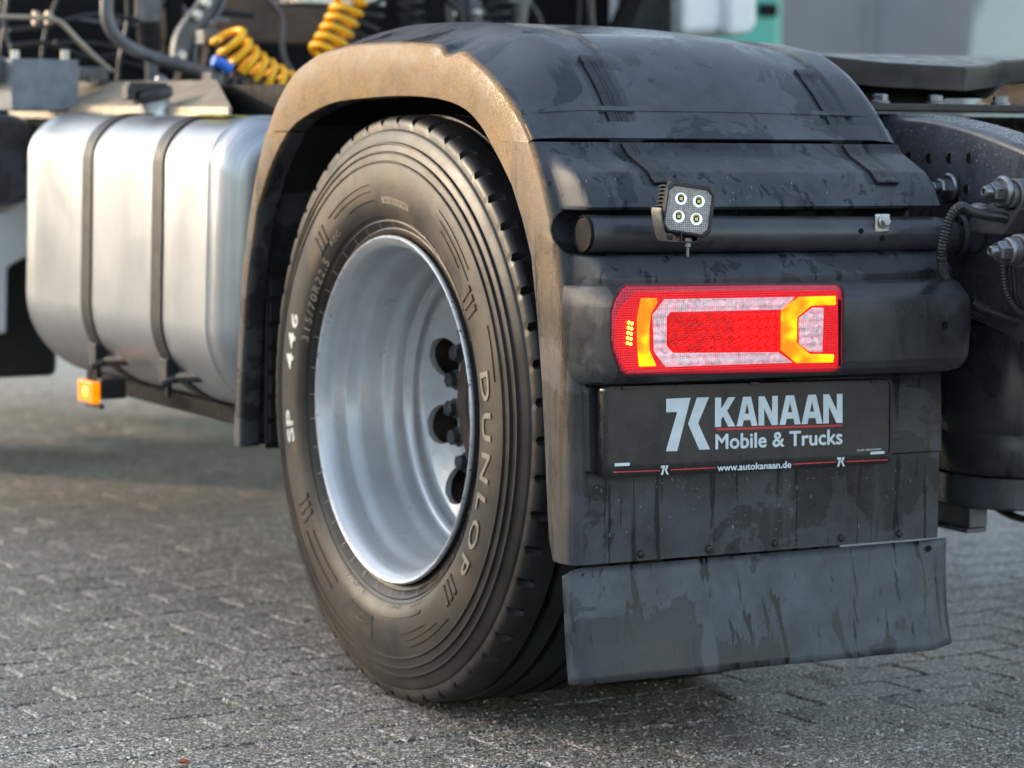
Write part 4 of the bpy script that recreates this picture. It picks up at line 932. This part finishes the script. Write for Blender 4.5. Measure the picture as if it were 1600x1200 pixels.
# valve box at far left
a, b = V(18, 91, 1, 1.95), V(124, 175, 1, 1.95); m = MB(); m.box((a.x, 1.95, b.z), (b.x, 2.1, a.z)); vb = obj('valve_box', m, simple('blue_grey_box', (.13, .15, .18), .4, .2), T, 30, .006)
for px in (24, 102):
    p = V(px, 88, 1, 1.97); m = MB(); m.cyl(p-Vector((0, 0, .01)), p+Vector((0, 0, .014)), .010, n=12); obj('box_bolt', m, M_zinc, vb, 30)
a, b = V(-30, 88, 1, 2.0), V(14, 130, 1, 2.0); m = MB(); m.box((a.x, 2.0, b.z), (b.x, 2.12, a.z)); obj('valve_box', m, M_pipe, T, 30, .006)
m = MB(); a, b = V(124, 104, 1, 2.05), V(170, 126, 1, 2.05); m.box((a.x, 2.05, b.z), (b.x, 2.15, a.z)); m.cyl(V(142, 130, 1, 2.0), V(142, 112, 1, 2.0), .012, n=10); obj('valve_fitting', m, M_pipe, T, 30, .004)
m = MB(); m.ball(V(252, 125, 1, 1.9), .015, 10); obj('round_nut', m, M_bolt, T)
# coil hoses
def coil(path, ax, val, R, r, turns, mat, name='coil_hose', label=None):
    P = crom([V(px, py, ax, val) for px, py in path], 10); P = resample(P, turns*14+1); m = MB(); H = []
    t = (P[1]-P[0]).normalized(); u = t.orthogonal().normalized()
    for i, p in enumerate(P):
        t = (P[min(i+1, len(P)-1)]-P[max(i-1, 0)]).normalized(); u = (u-t*u.dot(t)).normalized(); w = t.cross(u); a = 2*pi*i/14
        H.append(p+(u*cos(a)+w*sin(a))*R)
    m.sweep(H, r, 8); return obj(name, m, mat, T, 60, label=label)
coil([(352,50), (375,85), (405,112), (450,140)], 1, 1.75, .036, .0085, 7, M_yel, label='yellow coil hose beside the bracket arm')
coil([(560,-30), (540,20), (520,60), (500,95)], 1, 2.1, .036, .0085, 8, M_yel, label='yellow coil hose behind the mudguard top')
coil([(352,132), (385,140), (415,145), (450,150)], 1, 1.75, .034, .0065, 7, M_blk)
coil([(570,-30), (582,5), (575,40), (560,60)], 1, 2.3, .030, .006, 5, M_blk)
coil([(640,-30), (640,60)], 1, 2.4, .034, .006, 5, M_blk)
coil([(775,-30), (775,60)], 1, 2.4, .034, .006, 5, M_blk)
m = MB(); m.sweep(crom([V(333, 94, 1, 1.7), V(345, 99, 1, 1.7), V(360, 108, 1, 1.7)], 4), .013, 12); obj('blue_coupling', m, M_blue, T)
pipe('hose_end', [(330,40), (336,34), (346,32), (356,34)], 1.75, .008, M_cast)
m = MB(); a, b = V(318, 46, 1, 1.8), V(345, 70, 1, 1.8); m.box((a.x, 1.8, b.z), (b.x, 1.85, a.z)); obj('hose_holder', m, M_pipe, T, 30, .004)
m = MB(); m.box((V(330, 0, 1, 1.72).x, 1.72, V(0, 132, 1, 1.72).z), (V(352, 0, 1, 1.72).x, 1.78, V(0, 106, 1, 1.72).z)); obj('hose_socket', m, M_cast, T, 30, .004)
# dusty brown panel between the lines and pale plates
m = MB(); a, b = V(330, -60, 1, 2.9), V(560, 72, 1, 2.9); m.box((a.x, 2.9, b.z), (b.x, 2.95, a.z)); obj('insulation_panel', m, M_rust, T, 30, .01)
m = MB(); a, b = V(400, 66, 1, 2.6), V(520, 120, 1, 2.6); m.box((a.x, 2.6, b.z), (b.x, 2.7, a.z)); obj('gearbox_cover', m, M_pipe if 0 else M_dark, T, 30, .01)
m = MB(); a, b = V(466, -20, 1, 2.3), V(602, 10, 1, 2.3); m.box((a.x, 2.3, b.z), (b.x, 2.5, a.z)); obj('pale_shelf', m, M_zinc, T, 30, .004)
m = MB(); m.prism([V(702,-30,1,2.6), V(735,-30,1,2.6), V(775,45,1,2.6), V(735,45,1,2.6)], (0, .08, 0)); ar2 = obj('bracket_arm', m, M_pipe, T, 30, .006)
for px, py in ((745, 20), (706, 22)):
    p = V(px, py, 1, 2.58); m = MB(); m.ball(p, .012, 8); obj('arm_bolt', m, M_zinc, ar2, 30)
m = MB(); a, b = V(795, -20, 1, 2.4), V(832, 6, 1, 2.4); m.box((a.x, 2.4, b.z), (b.x, 2.46, a.z)); m.cyl(V(811, 0, 1, 2.42), V(811, 60, 1, 2.42), .020, n=14); obj('post', m, M_pipe, T, 30, .003)
m = MB(); m.cyl(V(605, 0, 1, 2.7), V(605, 60, 1, 2.7), .022, n=12); obj('strut', m, M_dark, T); m = MB(); m.cyl(V(1000, -30, 1, 2.7), V(960, 60, 1, 2.7), .03, n=12); obj('strut', m, M_dark, T)
rs = random.Random(11)
for k in range(16):      # cables and air lines crossing behind the mudguard and the tank
    x0 = rs.choice((rs.uniform(-20, 340), rs.uniform(400, 1000))); dx = rs.uniform(-60, 90)
    pts = [(x0+dx*t+rs.uniform(-14, 14), -60+rs.uniform(170, 240)*t+rs.uniform(-8, 8)) for t in (0, .25, .5, .75, 1)]
    pipe('cable', pts, rs.uniform(2.2, 2.8), rs.uniform(.005, .012), rs.choice((M_hose, M_hose, M_pipe, M_blk, M_cast)), 8, 5)
for k in range(6):
    y0 = rs.uniform(5, 120); x0 = rs.uniform(-30, 200)
    pipe('cable', [(x0+d_, y0+d_*rs.uniform(-.12, .16)+rs.uniform(-6, 6)) for d_ in (0, 60, 130, 210)], rs.uniform(2.1, 2.7), rs.uniform(.004, .009), rs.choice((M_hose, M_pipe, M_blk)), 8, 5)
# left edge: dark air filter canister, lower cover
m = MB(); m.cyl(V(12, 250, 1, 2.2), V(12, 250, 1, 2.2)+Vector((0, .6, 0)), .11, n=28); obj('filter_canister', m, M_rail, T, 30, .02)
m = MB(); m.prism([V(-60,170,1,2.3), V(20,190,1,2.3), V(36,215,1,2.3), V(14,245,1,2.3), V(-60,240,1,2.3)], (0, .1, 0)); obj('blue_grey_cover', m, M_rail, T, 30, .006)
m = MB(); m.box((.30, 2.15, .42), (.9, 2.85, .80)); obj('battery_box', m, M_blk, T, 30, .02)
m = MB(); m.prism([V(X, Y, 1, 2.35) for X, Y in ((-80,330), (12,330), (44,285), (47,400), (14,418), (12,522), (-80,522))], (0, .12, 0)); obj('lower_cab_panel', m, M_white, CB, 30, .01)
m = MB(); a, b = V(-80, 500, 1, 2.5), V(92, 588, 1, 2.5); m.box((a.x, 2.5, b.z), (b.x, 2.7, a.z+.35)); obj('air_reservoir', m, M_blk, T, 30, .02)
# front left tyre seen as a dark shape beyond the tank
fr = bpy.data.objects.new('front_tyre', tyre.data); COL.objects.link(fr); fr.parent = T; fr.location = (.06, 3.75, 0); fr['label'] = 'front tyre, dark beyond the fuel tank'

# ----- water beads
M_wat = NM('water', base=(.9, .95, 1), rough=.03, trans=.9, ior=1.33).m
m = MB(); ico = [(0,0,1),(.89,0,.45),(.28,.85,.45),(-.72,.53,.45),(-.72,-.53,.45),(.28,-.85,.45)]
def bead(p, n_, r, st=1.):
    n_ = n_.normalized(); u = Vector((1, 0, 0)); w = n_.cross(u).normalized(); u = w.cross(n_)
    ring0 = [p+(u*cos(a)+w*sin(a)*st)*r for a in [2*pi*k/7 for k in range(7)]]; ring1 = [p+(u*cos(a)+w*sin(a)*st)*r*.7+n_*r*.55 for a in [2*pi*k/7 for k in range(7)]]; t = p+n_*r*.75
    b = len(m.v); m.v += [tuple(q) for q in ring0+ring1+[t]]
    m.f += [(b+k, b+(k+1) % 7, b+7+(k+1) % 7, b+7+k) for k in range(7)]+[(b+7+k, b+7+(k+1) % 7, b+14) for k in range(7)]
for k in range(230):
    x = random.uniform(.03, .64); z = random.choice((random.uniform(.36, .47), random.gauss(.45, .02), random.uniform(.88, .92)))
    if z > .5 and random.random() < .6: continue
    z = min(z, .472) if z < .6 else z
    bead(Vector((x, panel_y(x, z)-.0002, z)), Vector((0, -1, 0)), random.uniform(.0007, .0019), random.choice((1, 1, 2.2)))
wb = obj('water_beads', m, M_wat, panel); wb['kind'] = 'stuff'
m = MB()
for k in range(900):
    y = random.uniform(-.72, -.28); z = lerp([(a, b) for a, b in reversed(rt)], y)
    if random.random() < .7: bead(Vector((RX+random.uniform(.012, .07), y, z+.0003)), Vector((0, 0, 1)), random.uniform(.0012, .0034))
    else: bead(Vector((RX-.0002, y, z-.014-abs(random.gauss(0, .03)))), Vector((-1, .001, 0)), random.uniform(.0008, .0019))
wb = obj('water_beads', m, M_wat, rail); wb['kind'] = 'stuff'
m = MB()
for k in range(160):
    i = random.randrange(NS-38, NS-6); x = random.choice((random.gauss(.175, .012), random.gauss(.598, .012), random.uniform(.05, .67))); p, n_ = top_pt(x, i); up = .0045 if (abs(x-.175) < .016 or abs(x-.598) < .016) and i > NS-23 else 0
    bead(p+n_*up, n_, random.uniform(.0005, .0012))
wb = obj('water_beads', m, M_wat, cov); wb['kind'] = 'stuff'

# ---------------------------------------------------------------- things behind the truck
def wheel_simple(parent, x, y, r, ax=(1, 0, 0)):
    m = MB(); m.turn([(-.13, r*.6), (-.15, r*.7), (-.15, r*.92), (-.12, r), (.12, r), (.15, r*.92), (.15, r*.6), (.08, r*.5), (.08, .01)], (x, y, r), ax, 32); w = obj('wheel', m, M_blk, parent, 35)
    m = MB(); m.turn([(-.10, r*.58), (-.05, r*.5), (-.04, .02)], (x, y, r), ax, 24); obj('rim', m, M_rim, w, 35)
D = CP
def at(px, dist):  # ground point below a photo column at a distance along the view
    d = F+RV*((px-800)/FPX); d.z = 0; d.normalize(); return Vector((CP.x, CP.y, 0))+d*dist
# teal truck cab
q = at(1218, 14.5); tt = empty('teal_truck', (q.x, q.y, 0)); tag(tt, 'teal truck cab parked behind the white cab fairing', 'truck')
def bx(mb, x0, y0, z0, x1, y1, z1): return mb.box((x0, y0, z0), (x1, y1, z1))
m = MB(); bx(m, -2.2, .1, .55, .10, 2.3, 2.9); cb = obj('cab', m, M_teal, tt, 30, .14, 4)
m = MB(); bx(m, -1.9, .085, 1.9, -.15, .11, 2.6); obj('rear_window', m, M_glass, cb, 30, .01)
m = MB(); bx(m, -.12, .083, 1.53, .0, .10, 1.60); obj('badge', m, M_dark, cb, 30, .01)
m = MB(); bx(m, -2.1, -2.8, .55, .0, .05, .8); obj('chassis', m, M_dark, tt, 30, .02)
for x, y in ((-2.0, 1.2), (-.1, 1.2), (-2.0, -1.8), (-.1, -1.8)): wheel_simple(tt, x, y, .5)
tt.rotation_euler.z = 0
# grey box trailer
q = at(1392, 19); gt = empty('grey_trailer', (q.x, q.y, 0)); tag(gt, 'dark grey box trailer parked beyond the coupling plate', 'trailer')
ang = -YAW; gt.rotation_euler.z = ang-.08
hw = .85
m = MB(); m.prism([(-4.5, 0, .95), (.45, 0, .95), (.62, 0, 3.9), (-4.5, 0, 3.9)], (0, 9, 0)); bxo = obj('box_body', m, M_grey, gt, 30, .05, 3)
for x in (-3.4, -2.6, -1.8, -1.0, -.2):
    m = MB(); bx(m, x-.02, -.03, 1.0, x+.02, -.002, 3.8); obj('panel_rib', m, M_grey, bxo, 30, .008)
m = MB(); bx(m, -4.4, .02, .75, .3, 8.9, .94); obj('chassis', m, M_dark, gt, 30, .01)
for y in (1.2, 2.5, 3.8):
    for x in (-4.1, .1): wheel_simple(gt, x, y, .45)
# pale van
q = at(1640, 22); pv = empty('pale_van', (q.x, q.y, 0)); tag(pv, 'pale mint white van at the right edge behind the frame', 'van'); pv.rotation_euler.z = -YAW
m = MB(); m.prism([(-1.05, 0, .35), (2.2, 0, .35), (2.2, 0, 2.5), (-.45, 0, 2.5), (-.70, 0, 1.9), (-1.0, 0, 1.2)], (0, 4.5, 0)); vbo = obj('body', m, M_pale, pv, 30, .12, 4)
m = MB(); bx(m, .1, -.02, 1.5, 1.7, -.003, 2.2); obj('rear_window', m, M_glass, vbo, 30, .01)
for x in (-.85, 1.95):
    for y in (.8, 3.7): wheel_simple(pv, x, y, .34)
# far pale hall closing the yard
m = MB(); m.box((-60, 70, 0), (90, 90, 7)); hall = obj('hall', m, simple('hall_sheet', (.32, .33, .35), .6, 0, .1, .3, 0)); tag(hall, 'long pale grey hall far across the yard', 'building')
# unseen hall, added so its roofline keeps low sun off the lower truck
dv_ = Vector((sin(SUN_AZ), cos(SUN_AZ), 0)); sw = Vector((dv_.y, -dv_.x, 0)); c0 = dv_*25; HH = .70+25*math.tan(SUN_EL)
m = MB(); m.prism([c0-sw*30, c0+sw*2.3, c0+sw*2.3+dv_*12, c0-sw*30+dv_*12], (0, 0, HH)); wh = obj('added_shade_hall', m, simple('shade_hall_sheet', (.50, .50, .49), .6, 0, .1, .4, 0)); tag(wh, 'light grey hall out of view, added to shade the lower truck from low sun', 'building')  # added hall stops short here so sun reaches the ground ahead
for k in range(4):
    m = MB(); b = c0-dv_*.04+sw*(-26+6.5*k); m.prism([b, b+sw*3.6, b+sw*3.6+Vector((0, 0, 4)), b+Vector((0, 0, 4))], dv_*.06); obj('shade_hall_gate', m, M_grey, wh)
# leaf on the ground
lp = V(285, 1193, 2, .004); m = MB(); pts = []
for k in range(14):
    a = 2*pi*k/14; r = .010*(1+.45*cos(5*a)); pts.append(Vector((lp.x+r*cos(a), lp.y+r*1.1*sin(a), .006+.004*sin(2*a))))
m.prism(pts, (0, 0, .0008)); tag(obj('dry_leaf', m, simple('dry_leaf', (.35, .09, .04), .6, 0, .3, 90)), 'small dry reddish leaf on the asphalt at the bottom edge', 'leaf')
